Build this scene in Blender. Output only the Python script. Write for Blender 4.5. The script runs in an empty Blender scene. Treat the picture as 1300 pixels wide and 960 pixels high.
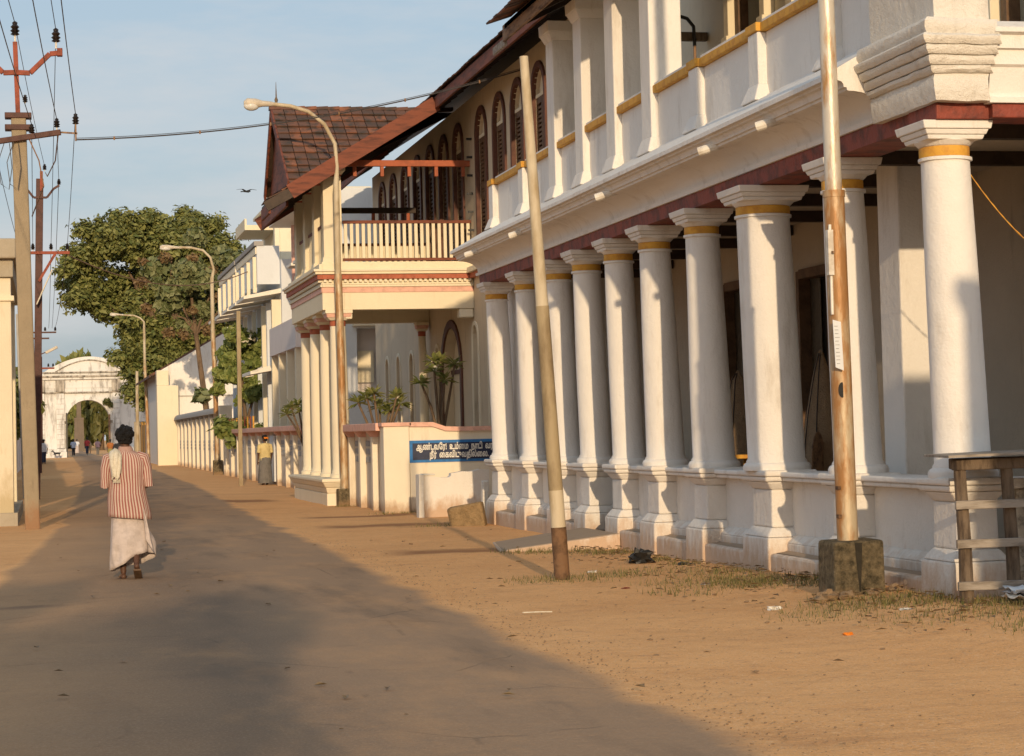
import bpy, bmesh, math, random
from mathutils import Vector, Matrix, noise, Quaternion
R = math.radians
PI = math.pi
scene = bpy.context.scene
COL = scene.collection
rng = random.Random(7)

# ------------------------------------------------------------------ materials
def new_mat(name):
    m = bpy.data.materials.new(name); m.use_nodes = True
    nt = m.node_tree; nt.nodes.clear()
    out = nt.nodes.new('ShaderNodeOutputMaterial')
    b = nt.nodes.new('ShaderNodeBsdfPrincipled')
    nt.links.new(b.outputs[0], out.inputs[0])
    return m, nt, b, out

def nd(nt, t, **kw):
    n = nt.nodes.new(t)
    for k, v in kw.items():
        if k in n.inputs: n.inputs[k].default_value = v
        else: setattr(n, k, v)
    return n

def c4(c): return (c[0], c[1], c[2], 1.0)

def noise_tex(nt, vec, scale, detail=5, rough=.6):
    n = nd(nt, 'ShaderNodeTexNoise'); n.inputs['Scale'].default_value = scale
    n.inputs['Detail'].default_value = detail; n.inputs['Roughness'].default_value = rough
    nt.links.new(vec, n.inputs['Vector']); return n.outputs['Fac']

def ramp(nt, fac, a, b, c0=(0,0,0), c1=(1,1,1)):
    r = nd(nt, 'ShaderNodeValToRGB')
    r.color_ramp.elements[0].position = a; r.color_ramp.elements[0].color = c4(c0)
    r.color_ramp.elements[1].position = b; r.color_ramp.elements[1].color = c4(c1)
    nt.links.new(fac, r.inputs[0]); return r.outputs[0]

def mixc(nt, fac, a, b, mode='MIX'):
    m = nd(nt, 'ShaderNodeMix', data_type='RGBA', blend_type=mode)
    for s, v in ((0, fac), (6, a), (7, b)):
        if isinstance(v, (int, float)): m.inputs[s].default_value = v
        elif isinstance(v, tuple): m.inputs[s].default_value = c4(v)
        else: nt.links.new(v, m.inputs[s])
    return m.outputs[2]

def math2(nt, op, a, b=None, clamp=False):
    m = nd(nt, 'ShaderNodeMath', operation=op); m.use_clamp = clamp
    for i, v in enumerate((a, b)):
        if v is None: continue
        if isinstance(v, (int, float)): m.inputs[i].default_value = v
        else: nt.links.new(v, m.inputs[i])
    return m.outputs[0]

def mapping(nt, vec, scale):
    m = nd(nt, 'ShaderNodeMapping'); m.inputs['Scale'].default_value = scale
    nt.links.new(vec, m.inputs['Vector']); return m.outputs[0]

def plaster(name, base, var=.12, stain=(.25,.2,.15), stain_amt=.35, streak=True, mud=0.0, mudcol=(.36,.22,.12),
            bump=.35, rough=.85, scale=1.0, lo=.56, hi=.75):
    """wall paint: uneven tone, real stains with a shape of their own, splashed mud near the ground, trowel bumps"""
    m, nt, b, out = new_mat(name)
    pos = nd(nt, 'ShaderNodeNewGeometry').outputs['Position']
    dark = tuple(v*(1-var) for v in base)
    col = mixc(nt, noise_tex(nt, pos, 1.3*scale, 6), dark, tuple(min(1, v*(1+var*.45)) for v in base))
    v2 = mapping(nt, pos, (2.2*scale, 2.2*scale, .45*scale)) if streak else mapping(nt, pos, (1.4*scale,)*3)
    mask = ramp(nt, noise_tex(nt, v2, 1.7, 8, .7), lo, hi)
    mask = math2(nt, 'MULTIPLY', mask, stain_amt)
    col = mixc(nt, mask, col, stain)
    if mud:
        sep = nd(nt, 'ShaderNodeSeparateXYZ'); nt.links.new(pos, sep.inputs[0])
        n = noise_tex(nt, mapping(nt, pos, (3, 3, 1.2)), 2.0, 6, .7)
        h = math2(nt, 'SUBTRACT', math2(nt, 'MULTIPLY', n, mud*2.0), sep.outputs[2])
        mm = math2(nt, 'MULTIPLY', ramp(nt, h, 0.0, mud*.7), .75)
        col = mixc(nt, mm, col, mudcol)
    nt.links.new(col, b.inputs['Base Color'])
    b.inputs['Roughness'].default_value = rough
    b.inputs['Specular IOR Level'].default_value = .25
    h1 = noise_tex(nt, pos, 7*scale, 4); h2 = noise_tex(nt, pos, 45*scale, 3)
    hh = math2(nt, 'ADD', h1, math2(nt, 'MULTIPLY', h2, .35))
    bp = nd(nt, 'ShaderNodeBump'); bp.inputs['Strength'].default_value = bump; bp.inputs['Distance'].default_value = .03
    nt.links.new(hh, bp.inputs['Height']); nt.links.new(bp.outputs[0], b.inputs['Normal'])
    return m

def simple(name, base, var=.2, rough=.6, scale=6.0, col2=None, metal=0.0, bump=.15, lo=.45, hi=.62, stretch=(1,1,1)):
    m, nt, b, out = new_mat(name)
    co = nd(nt, 'ShaderNodeTexCoord').outputs['Object']
    v = mapping(nt, co, stretch)
    c2 = col2 or tuple(x*(1-var) for x in base)
    f = ramp(nt, noise_tex(nt, v, scale, 6, .65), lo, hi)
    col = mixc(nt, f, base, c2)
    col = mixc(nt, .18, col, mixc(nt, noise_tex(nt, v, scale*5, 3), (.2,.2,.2), (.9,.9,.9)), 'OVERLAY')
    nt.links.new(col, b.inputs['Base Color'])
    b.inputs['Roughness'].default_value = rough; b.inputs['Metallic'].default_value = metal
    b.inputs['Specular IOR Level'].default_value = .3
    bp = nd(nt, 'ShaderNodeBump'); bp.inputs['Strength'].default_value = bump; bp.inputs['Distance'].default_value = .02
    nt.links.new(noise_tex(nt, v, scale*4, 4), bp.inputs['Height']); nt.links.new(bp.outputs[0], b.inputs['Normal'])
    return m

def leafmat(name, c1, c2, trans=.25):
    m, nt, b, out = new_mat(name)
    g = nd(nt, 'ShaderNodeNewGeometry')
    col = mixc(nt, g.outputs['Random Per Island'], c1, c2)
    nt.links.new(col, b.inputs['Base Color']); b.inputs['Roughness'].default_value = .55
    b.inputs['Specular IOR Level'].default_value = .3
    tr = nd(nt, 'ShaderNodeBsdfTranslucent'); nt.links.new(col, tr.inputs['Color'])
    mx = nd(nt, 'ShaderNodeMixShader'); mx.inputs[0].default_value = trans
    nt.links.new(b.outputs[0], mx.inputs[1]); nt.links.new(tr.outputs[0], mx.inputs[2])
    nt.links.new(mx.outputs[0], out.inputs[0])
    return m

M = {}
M['white'] = plaster('white_limewash', (.76,.735,.695), .12, (.36,.30,.23), .55, lo=.53, hi=.76, mud=.0, bump=.4)
M['white_base'] = plaster('white_limewash_muddy', (.73,.69,.635), .14, (.30,.25,.19), .35, mud=.42, mudcol=(.46,.29,.165), bump=.6)
M['white_old'] = plaster('white_limewash_rough', (.72,.685,.62), .16, (.30,.26,.2), .4, bump=.9, scale=1.6)
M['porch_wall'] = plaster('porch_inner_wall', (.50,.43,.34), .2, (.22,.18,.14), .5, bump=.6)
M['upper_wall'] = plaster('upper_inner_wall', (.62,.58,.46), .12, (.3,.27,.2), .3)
M['redbeam'] = simple('red_oxide_paint', (.235,.052,.033), .4, .6, 5, (.11,.03,.022), bump=.5)
M['ochre'] = simple('ochre_paint', (.62,.33,.05), .25, .7, 8, (.50,.24,.04))
M['pvc'] = simple('white_pipe', (.72,.69,.62), .25, .5, 5, (.5,.45,.38))
M['dark'] = simple('dark_wood', (.05,.032,.022), .4, .6, 4)
M['darkdoor'] = simple('door_leaf', (.035,.028,.024), .4, .6, 4)
M['cream'] = plaster('cream_paint', (.77,.685,.51), .10, (.42,.3,.18), .25, mud=0, bump=.2)
M['creamwall'] = plaster('cream_boundary_wall', (.77,.695,.555), .14, (.42,.32,.2), .45, mud=.28, bump=.25)
M['creamold'] = plaster('stained_cream_wall', (.62,.52,.38), .18, (.27,.19,.12), .6, bump=.3)
M['pillar'] = plaster('dirty_cream_pillar', (.70,.62,.47), .12, (.40,.30,.17), .5, mud=1.3, mudcol=(.42,.33,.18), bump=.3)
M['creampale'] = plaster('pale_cream_paint', (.78,.70,.54), .10, (.42,.33,.22), .25, bump=.2)
M['bandred'] = simple('brick_red_band', (.42,.125,.07), .25, .7, 6)
M['bandpink'] = simple('pink_band', (.72,.42,.33), .2, .7, 6)
M['wood_red'] = simple('red_brown_timber', (.19,.058,.032), .35, .7, 3, (.10,.034,.022), stretch=(.6,.6,4), bump=.3)
M['wood_beam'] = simple('orange_red_timber', (.36,.095,.04), .3, .6, 3, bump=.25)
M['wood_brown'] = simple('window_brown', (.15,.085,.045), .35, .6, 5, bump=.25)
M['wood_arch'] = simple('window_arch_brown', (.115,.045,.028), .3, .6, 5)
M['wood_old'] = simple('weathered_wood', (.15,.11,.075), .4, .85, 4, (.065,.045,.03), stretch=(3,3,.7), bump=.6)
M['wood_grey'] = simple('grey_plank', (.31,.27,.225), .3, .85, 4, (.17,.14,.11), stretch=(.6,3,3), bump=.5)
M['eavewood'] = simple('eave_timber', (.27,.17,.10), .4, .8, 4, (.10,.06,.04), stretch=(3,.5,3), bump=.5)
M['concrete'] = plaster('weathered_concrete', (.40,.35,.27), .2, (.16,.13,.1), .5, bump=.5, scale=2)
M['concrete_pole'] = plaster('concrete_pole', (.31,.25,.17), .25, (.14,.11,.075), .6, mud=.6, mudcol=(.27,.14,.07), bump=.35, scale=2.5)
M['concrete_grey'] = plaster('grey_concrete', (.44,.42,.38), .2, (.2,.18,.15), .4, bump=.3, scale=2)
M['mossy'] = plaster('mossy_block', (.30,.235,.14), .45, (.045,.038,.022), .95, streak=False, mud=.16, mudcol=(.34,.22,.12), bump=1.2, scale=6.5, lo=.34, hi=.66)
M['mould'] = plaster('mouldy_whitewash', (.66,.60,.50), .2, (.10,.085,.06), .85, streak=False, mud=.3, bump=.6, scale=2.2, lo=.46, hi=.62)
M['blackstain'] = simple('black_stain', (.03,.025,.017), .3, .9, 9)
M['stone'] = plaster('old_stone', (.42,.29,.15), .35, (.13,.095,.05), .6, streak=False, bump=1.2, scale=5, lo=.42, hi=.72)
M['obelisk'] = plaster('dark_stone', (.17,.135,.105), .3, (.08,.07,.06), .6, bump=.5)
M['rubble'] = plaster('grey_rubble', (.44,.30,.18), .35, (.15,.12,.09), .6, streak=False, bump=1.0, scale=9)
M['ramp'] = plaster('worn_ramp', (.36,.27,.19), .2, (.2,.14,.1), .5, streak=False)
M['polepaint'] = simple('pale_pole_paint', (.50,.43,.31), .2, .6, 3, (.35,.27,.16), stretch=(1,1,.3))
M['polelow'] = simple('brown_pole_paint', (.33,.26,.155), .3, .6, 3, (.20,.145,.08), stretch=(1,1,.3))
M['rustlow'] = simple('rusted_base', (.17,.095,.05), .4, .8, 6, (.08,.045,.025), bump=.5)
M['silver'] = simple('silver_paint_rusting', (.56,.52,.45), .2, .42, 3.0, (.40,.22,.085), metal=.25, lo=.50, hi=.66, stretch=(2,2,.55), bump=.25)
M['silverrust'] = simple('rusty_pole', (.47,.385,.26), .2, .46, 3.5, (.33,.17,.065), metal=.15, lo=.40, hi=.58, stretch=(2,2,.5), bump=.3)
M['rediron'] = simple('red_oxide_iron', (.27,.062,.032), .35, .65, 6, (.16,.04,.022))
M['browniron'] = simple('brown_iron', (.085,.034,.026), .35, .6, 6)
M['insul'] = simple('glazed_insulator', (.025,.018,.015), .3, .2, 4)
M['wire'] = simple('wire_metal', (.06,.055,.055), .2, .5, 4)
M['wire_brown'] = simple('wire_brown', (.26,.15,.08), .2, .6, 4)
M['glasslamp'] = simple('lamp_glass', (.62,.60,.55), .1, .2, 4)
M['lampcase'] = simple('lamp_casing', (.55,.48,.38), .2, .45, 5)
M['bluewhite'] = plaster('pale_blue_wash', (.66,.69,.72), .1, (.35,.33,.3), .25, bump=.15)
M['pinkwhite'] = plaster('pale_pink_wash', (.74,.66,.62), .1, (.4,.33,.3), .25, bump=.15)
M['grey_cap'] = plaster('grey_coping', (.36,.34,.32), .2, (.2,.18,.16), .4)
M['panelgrey'] = plaster('panel_wash', (.66,.60,.51), .12, (.4,.32,.24), .35, mud=.2)
M['gridgrey'] = simple('vent_block', (.36,.36,.37), .3, .8, 20)
M['gatewhite'] = plaster('weathered_gate_wash', (.72,.72,.71), .18, (.13,.115,.10), .75, bump=.5, scale=.55, lo=.5, hi=.68)
M['gatestain'] = plaster('blackened_plaster', (.50,.46,.40), .3, (.09,.08,.07), .9, bump=.5, scale=.9, lo=.42, hi=.6)
M['blue'] = simple('blue_border', (.03,.17,.45), .2, .6, 10)
M['navy'] = simple('navy_sign', (.022,.03,.07), .2, .5, 10)
M['letter'] = simple('white_lettering', (.74,.72,.66), .1, .6, 10)
M['slab'] = plaster('white_slab', (.80,.75,.65), .1, (.4,.35,.28), .3)
M['trunk'] = simple('bark', (.17,.115,.07), .4, .9, 5, (.09,.06,.04), stretch=(1,1,.3), bump=.8)
M['skin'] = simple('brown_skin', (.095,.046,.028), .15, .55, 8)
M['hair'] = simple('black_hair', (.009,.008,.008), .3, .6, 40, bump=.8)
M['sandal'] = simple('brown_sandal', (.12,.07,.04), .3, .7, 10)
M['lungi'] = simple('white_cotton', (.50,.43,.40), .12, .9, 10, (.41,.35,.32))
M['towel'] = simple('cream_towel', (.66,.60,.48), .12, .95, 30, (.56,.50,.38), bump=.5)
M['black'] = simple('black_plastic', (.02,.02,.02), .3, .4, 10)
M['plank'] = simple('door_plank', (.10,.075,.055), .3, .8, 3)

def tilemat():
    m, nt, b, out = new_mat('clay_tiles')
    g = nd(nt, 'ShaderNodeNewGeometry')
    r = nd(nt, 'ShaderNodeValToRGB'); e = r.color_ramp.elements
    e[0].position = 0; e[0].color = (.075,.040,.027,1); e[1].position = 1; e[1].color = (.26,.10,.048,1)
    x = r.color_ramp.elements.new(.55); x.color = (.145,.066,.040,1)
    x = r.color_ramp.elements.new(.85); x.color = (.19,.075,.038,1)
    nt.links.new(g.outputs['Random Per Island'], r.inputs[0])
    col = mixc(nt, ramp(nt, noise_tex(nt, g.outputs['Position'], 4, 6), .45, .65), r.outputs[0], (.05,.036,.026))
    nt.links.new(col, b.inputs['Base Color']); b.inputs['Roughness'].default_value = .85
    return m
M['tiles'] = tilemat()

def stripemat(name, ca, cb, n, sharp=.1):
    m, nt, b, out = new_mat(name)
    uv = nd(nt, 'ShaderNodeTexCoord').outputs['UV']
    sep = nd(nt, 'ShaderNodeSeparateXYZ'); nt.links.new(uv, sep.inputs[0])
    w = math2(nt, 'FRACT', math2(nt, 'MULTIPLY', sep.outputs[0], n))
    tri = math2(nt, 'ABSOLUTE', math2(nt, 'SUBTRACT', w, .5))
    f = ramp(nt, tri, .24-sharp*.5, .24+sharp*.5)
    col = mixc(nt, f, ca, cb)
    co = nd(nt, 'ShaderNodeTexCoord').outputs['Object']
    col = mixc(nt, .3, col, mixc(nt, noise_tex(nt, co, 9, 5), (.35,.3,.28), (.75,.72,.7)), 'OVERLAY')
    nt.links.new(col, b.inputs['Base Color']); b.inputs['Roughness'].default_value = .9
    b.inputs['Specular IOR Level'].default_value = .15
    return m
M['stripes'] = stripemat('striped_cotton', (.50,.41,.345), (.28,.105,.09), 40, .15)

SAND = ((.74,.41,.175), (.64,.335,.135), (.78,.49,.25))
def ground_mat(name, road):
    m, nt, b, out = new_mat(name)
    pos = nd(nt, 'ShaderNodeNewGeometry').outputs['Position']
    sep = nd(nt, 'ShaderNodeSeparateXYZ'); nt.links.new(pos, sep.inputs[0])
    s = mixc(nt, ramp(nt, noise_tex(nt, pos, .7, 8, .65), .35, .68), SAND[0], SAND[1])
    s = mixc(nt, ramp(nt, noise_tex(nt, pos, 11, 5, .7), .58, .74), s, SAND[2])
    s = mixc(nt, math2(nt, 'MULTIPLY', ramp(nt, noise_tex(nt, pos, 38, 3, .6), .60, .70), .8), s, (.24,.145,.085))
    s = mixc(nt, math2(nt, 'MULTIPLY', ramp(nt, noise_tex(nt, pos, 90, 2, .6), .58, .66), .6), s, (.80,.60,.42))
    s = mixc(nt, math2(nt, 'MULTIPLY', ramp(nt, noise_tex(nt, pos, 4.5, 7, .75), .52, .70), .5), s, (.40,.215,.11))
    # damp red-brown drain stains running across the verge
    st = ramp(nt, noise_tex(nt, mapping(nt, pos, (.35,1.0,1)), .55, 6, .6), .60, .72)
    s = mixc(nt, math2(nt, 'MULTIPLY', st, .55), s, (.22,.105,.06))
    # red-brown runnels left by drain water across the verge
    wv = noise_tex(nt, mapping(nt, pos, (.5,.5,1)), 1.6, 4, .6)
    def run(y0, k, w_, xa, xb):
        dy = math2(nt, 'SUBTRACT', math2(nt, 'ADD', sep.outputs[1], math2(nt, 'MULTIPLY', math2(nt, 'SUBTRACT', wv, .5), k)), y0)
        m_ = ramp(nt, math2(nt, 'ABSOLUTE', math2(nt, 'DIVIDE', dy, w_)), .35, 1.0, (1,1,1), (0,0,0))
        m_ = math2(nt, 'MULTIPLY', m_, ramp(nt, math2(nt, 'SUBTRACT', sep.outputs[0], xa), .0, .5))
        return math2(nt, 'MULTIPLY', m_, ramp(nt, math2(nt, 'SUBTRACT', xb, sep.outputs[0]), .0, .4))
    for a_ in ((27.9,1.6,.75,4.2,6.9),(36.6,2.2,.9,4.4,6.9),(41.0,1.5,.6,4.6,7.2),(53.0,2.0,1.3,2.2,5.6),(20.9,.8,.25,-.9,.3)):
        s = mixc(nt, math2(nt, 'MULTIPLY', run(*a_), .7), s, (.17,.075,.04))
    col = s
    if road:
        uv = nd(nt, 'ShaderNodeTexCoord').outputs['UV']
        su = nd(nt, 'ShaderNodeSeparateXYZ'); nt.links.new(uv, su.inputs[0])
        wear_shade = math2(nt, 'ADD', su.outputs[0], math2(nt, 'MULTIPLY', math2(nt, 'SUBTRACT', noise_tex(nt, mapping(nt, pos, (1,.3,1)), .5, 6, .6), .5), .5))
        core = math2(nt, 'MULTIPLY', ramp(nt, wear_shade, .18, .42), ramp(nt, wear_shade, .40, .66, (1,1,1), (0,0,0)))
        a = mixc(nt, ramp(nt, wear_shade, .22, .50), (.27,.185,.120), (.355,.232,.142))  # darker left side and core: road wear with near-road shade in the colour
        a = mixc(nt, math2(nt, 'MULTIPLY', core, .85), a, (.165,.120,.088))
        a = mixc(nt, noise_tex(nt, pos, 1.1, 8, .7), a, mixc(nt, .4, a, (.20,.145,.10)))
        a = mixc(nt, math2(nt, 'MULTIPLY', ramp(nt, noise_tex(nt, pos, 55, 3, .7), .5, .7), .55), a, (.42,.30,.20))
        a = mixc(nt, math2(nt, 'MULTIPLY', ramp(nt, noise_tex(nt, mapping(nt, pos, (1.2,.22,1)), 1.0, 5, .6), .52, .68), .6), a, (.17,.125,.09))
        n1 = noise_tex(nt, pos, .55, 7, .65)
        right = math2(nt, 'ADD', su.outputs[0], math2(nt, 'MULTIPLY', math2(nt, 'SUBTRACT', n1, .5), .13))
        mr = ramp(nt, right, .925, .975)
        left = math2(nt, 'ADD', su.outputs[0], math2(nt, 'MULTIPLY', math2(nt, 'SUBTRACT', noise_tex(nt, pos, .4, 7, .65), .5), .5))
        ml = ramp(nt, left, .10, .52, (1,1,1), (0,0,0))
        msk = math2(nt, 'MAXIMUM', mr, math2(nt, 'MULTIPLY', ml, .35))
        film = math2(nt, 'MULTIPLY', ramp(nt, noise_tex(nt, mapping(nt, pos, (1,.4,1)), .9, 7, .7), .48, .74), .35)
        msk = math2(nt, 'MAXIMUM', msk, film)
        e1 = ramp(nt, su.outputs[0], .93, .995); e0 = ramp(nt, su.outputs[0], .005, .06, (1,1,1), (0,0,0))
        msk = math2(nt, 'MAXIMUM', msk, math2(nt, 'MAXIMUM', e1, e0))
        vo = nd(nt, 'ShaderNodeTexVoronoi', feature='DISTANCE_TO_EDGE'); vo.inputs['Scale'].default_value = .55
        nt.links.new(mixc(nt, .25, pos, nd(nt, 'ShaderNodeTexNoise').outputs['Color'], 'ADD'), vo.inputs['Vector'])
        crk = math2(nt, 'MULTIPLY', ramp(nt, vo.outputs['Distance'], .004, .012, (1,1,1), (0,0,0)), ramp(nt, noise_tex(nt, pos, .8, 4), .50, .62))
        a = mixc(nt, math2(nt, 'MULTIPLY', crk, .35), a, (.07,.055,.045))
        col = mixc(nt, msk, a, s)
    nt.links.new(col, b.inputs['Base Color']); b.inputs['Roughness'].default_value = .95
    b.inputs['Specular IOR Level'].default_value = .12
    hh = math2(nt, 'ADD', math2(nt, 'MULTIPLY', noise_tex(nt, pos, 2.2, 6, .7), 1.5), math2(nt, 'MULTIPLY', noise_tex(nt, pos, 30, 4, .7), .5))
    bp = nd(nt, 'ShaderNodeBump'); bp.inputs['Strength'].default_value = .30 if road else .55; bp.inputs['Distance'].default_value = .05
    nt.links.new(hh, bp.inputs['Height']); nt.links.new(bp.outputs[0], b.inputs['Normal'])
    return m
M['sand'] = ground_mat('sandy_earth', False)
M['road'] = ground_mat('dusty_asphalt', True)

# ------------------------------------------------------------------ mesh helpers
def wloc(o):
    v = Vector((0,0,0))
    while o is not None:
        v += o.location; o = o.parent
    return v

def link(o, parent=None):
    COL.objects.link(o)
    if parent is not None: o.parent = parent
    return o

def tag(o, label=None, cat=None, group=None, kind=None):
    if label: o['label'] = label
    if cat: o['category'] = cat
    if group: o['group'] = group
    if kind: o['kind'] = kind
    return o

def thing(name, label, cat, loc=(0,0,0), group=None):
    o = bpy.data.objects.new(name, None); o.empty_display_size = .2
    link(o); o.location = loc
    return tag(o, label, cat, group)

class MB:
    """collects shapes given in world coordinates into one mesh"""
    def __init__(s):
        s.v = []; s.f = []; s.mi = []; s.cur = 0; s.uv = {}
    def mat(s, i): s.cur = i; return s
    def add(s, vs, fs, uvs=None):
        n = len(s.v); s.v += [tuple(p) for p in vs]
        for k, f in enumerate(fs):
            if uvs is not None: s.uv[len(s.f)] = uvs[k]
            s.f.append(tuple(i+n for i in f)); s.mi.append(s.cur)
        return s
    def box(s, x0, x1, y0, y1, z0, z1, j=0):
        vs = [(x,y,z) for x in (x0,x1) for y in (y0,y1) for z in (z0,z1)]
        if j: vs = [tuple(c+rng.uniform(-j,j) for c in p) for p in vs]
        return s.add(vs, [(0,1,3,2),(4,6,7,5),(0,4,5,1),(2,3,7,6),(0,2,6,4),(1,5,7,3)])
    def hexa(s, b, t):
        """b, t: four bottom and four top points in ring order"""
        return s.add(list(b)+list(t), [(3,2,1,0),(4,5,6,7),(0,1,5,4),(1,2,6,5),(2,3,7,6),(3,0,4,7)])
    def frustum(s, cx, cy, z0, z1, hx0, hy0, hx1, hy1, cx1=None, cy1=None):
        cx1 = cx if cx1 is None else cx1; cy1 = cy if cy1 is None else cy1
        sg = ((-1,-1),(1,-1),(1,1),(-1,1))
        return s.hexa([(cx+a*hx0, cy+b*hy0, z0) for a,b in sg], [(cx1+a*hx1, cy1+b*hy1, z1) for a,b in sg])
    def prism_y(s, prof, y0, y1, n=1, wob=0):
        """profile of (x,z) points swept along y"""
        k = len(prof); vs = []; fs = []
        for i in range(n+1):
            y = y0+(y1-y0)*i/n
            for (x,z) in prof:
                w = noise.noise(Vector((x*3, y*.9, z*3)))*wob if wob else 0
                vs.append((x+w, y, z+w*.7))
        for i in range(n):
            for j in range(k):
                a = i*k+j; b = i*k+(j+1)%k
                fs.append((a, b, b+k, a+k))
        fs.append(tuple(range(k-1,-1,-1))); fs.append(tuple(n*k+j for j in range(k)))
        return s.add(vs, fs)
    def prism_x(s, prof, x0, x1):
        k = len(prof); vs = [(x,y,z) for x in (x0,x1) for (y,z) in prof]
        fs = [(j,(j+1)%k,(j+1)%k+k,j+k) for j in range(k)]
        fs += [tuple(range(k-1,-1,-1)), tuple(k+j for j in range(k))]
        return s.add(vs, fs)
    def lathe(s, prof, cx, cy, seg=28, lean=(0,0), z0=0, z1=1, wob=0):
        """profile of (r,z); the axis leans from z0 to z1"""
        vs = []; fs = []; n = len(prof)
        for (r,z) in prof:
            t = (z-z0)/max(1e-6,(z1-z0))
            for i in range(seg):
                a = 2*PI*i/seg
                rr = r+(noise.noise(Vector((math.cos(a)*1.2+cx, math.sin(a)*1.2+cy, z*.8)))*wob if wob else 0)
                vs.append((cx+lean[0]*t+rr*math.cos(a), cy+lean[1]*t+rr*math.sin(a), z))
        for k in range(n-1):
            for i in range(seg):
                a = k*seg+i; b = k*seg+(i+1)%seg
                fs.append((a,b,b+seg,a+seg))
        fs.append(tuple(range(seg-1,-1,-1))); fs.append(tuple((n-1)*seg+i for i in range(seg)))
        return s.add(vs, fs)
    def tube(s, pts, r, seg=8, cap=True):
        pts = [Vector(p) for p in pts]; n = len(pts)
        rs = r if isinstance(r, (list,tuple)) else [r]*n
        vs = []; fs = []; up = None
        for i,p in enumerate(pts):
            t = (pts[min(i+1,n-1)]-pts[max(i-1,0)]).normalized()
            if up is None:
                up = t.orthogonal().normalized()
            else:
                up = (up - t*up.dot(t)).normalized()
            w = t.cross(up)
            for k in range(seg):
                a = 2*PI*k/seg
                vs.append(p+(up*math.cos(a)+w*math.sin(a))*rs[i])
        for i in range(n-1):
            for k in range(seg):
                a = i*seg+k; b = i*seg+(k+1)%seg
                fs.append((a,b,b+seg,a+seg))
        if cap:
            fs.append(tuple(range(seg-1,-1,-1))); fs.append(tuple((n-1)*seg+k for k in range(seg)))
        return s.add(vs, fs)
    def bar(s, a, b, w, h, up=(0,0,1)):
        a = Vector(a); b = Vector(b); t = (b-a).normalized(); u = Vector(up)
        sd = t.cross(u).normalized(); u = sd.cross(t).normalized()
        q = [(-w/2,-h/2),(w/2,-h/2),(w/2,h/2),(-w/2,h/2)]
        return s.hexa([a+sd*x+u*y for x,y in q], [b+sd*x+u*y for x,y in q])
    def ball(s, c, r, seg=12, rings=8, wob=0, seed=0):
        r = r if isinstance(r, (tuple,list)) else (r,r,r)
        vs = [(c[0],c[1],c[2]-r[2])]; fs = []
        for j in range(1,rings):
            t = PI*j/rings
            for i in range(seg):
                a = 2*PI*i/seg
                d = Vector((math.sin(t)*math.cos(a), math.sin(t)*math.sin(a), -math.cos(t)))
                k = 1+(noise.noise(d*2.2+Vector((seed,seed*.7,0)))*wob if wob else 0)
                vs.append((c[0]+d.x*r[0]*k, c[1]+d.y*r[1]*k, c[2]+d.z*r[2]*k))
        vs.append((c[0],c[1],c[2]+r[2]))
        for i in range(seg): fs.append((0, 1+(i+1)%seg, 1+i))
        for j in range(rings-2):
            for i in range(seg):
                a = 1+j*seg+i; b = 1+j*seg+(i+1)%seg
                fs.append((a,b,b+seg,a+seg))
        L = len(vs)-1; base = 1+(rings-2)*seg
        for i in range(seg): fs.append((base+i, base+(i+1)%seg, L))
        return s.add(vs, fs)
    def loft(s, rings, cap=True, uvw=True):
        """rings: lists of equal length; uv u runs round, v along"""
        n = len(rings); k = len(rings[0]); vs = [p for r_ in rings for p in r_]; fs = []; uvs = []
        for i in range(n-1):
            for j in range(k):
                a = i*k+j; b = i*k+(j+1)%k
                fs.append((a,b,b+k,a+k))
                uvs.append(((j/k,i/(n-1)),((j+1)/k,i/(n-1)),((j+1)/k,(i+1)/(n-1)),(j/k,(i+1)/(n-1))))
        if cap:
            fs.append(tuple(range(k-1,-1,-1))); uvs.append(tuple((0.5,0) for _ in range(k)))
            fs.append(tuple((n-1)*k+j for j in range(k))); uvs.append(tuple((0.5,1) for _ in range(k)))
        return s.add(vs, fs, uvs)
    def build(s, name, mats, parent=None, bevel=0, smooth=False, angle=35, fixn=True, label=None):
        me = bpy.data.meshes.new(name)
        off = wloc(parent) if parent is not None else Vector((0,0,0))
        me.from_pydata([(p[0]-off.x, p[1]-off.y, p[2]-off.z) for p in s.v], [], s.f)
        mats = mats if isinstance(mats, (list,tuple)) else [mats]
        for m in mats: me.materials.append(M[m] if isinstance(m, str) else m)
        if len(mats) > 1:
            for p, i in zip(me.polygons, s.mi): p.material_index = i
        if s.uv:
            ul = me.uv_layers.new(name='UVMap')
            for p in me.polygons:
                u = s.uv.get(p.index)
                if u:
                    for li, c in zip(p.loop_indices, u): ul.data[li].uv = c
        if fixn:
            bm = bmesh.new(); bm.from_mesh(me); bmesh.ops.recalc_face_normals(bm, faces=bm.faces); bm.to_mesh(me); bm.free()
        if smooth:
            for p in me.polygons: p.use_smooth = True
            me.set_sharp_from_angle(angle=R(angle))
        me.update()
        o = bpy.data.objects.new(name, me); link(o, parent)
        if bevel:
            b = o.modifiers.new('bevel', 'BEVEL'); b.width = bevel; b.segments = 2; b.limit_method = 'ANGLE'; b.angle_limit = R(40)
        if label: o['label'] = label
        return o

def arch_pts(u0, u1, v0, vs, n=12, rise=None):
    """opening: from v0 up, springing at vs, round or segmental head"""
    c = (u0+u1)/2; r = (u1-u0)/2; rise = r if rise is None else rise
    pts = [(u0,v0),(u0,vs)]
    for i in range(1,n):
        a = PI-PI*i/n; pts.append((c+r*math.cos(a), vs+rise*math.sin(a)))
    return pts+[(u1,vs),(u1,v0)]

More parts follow.
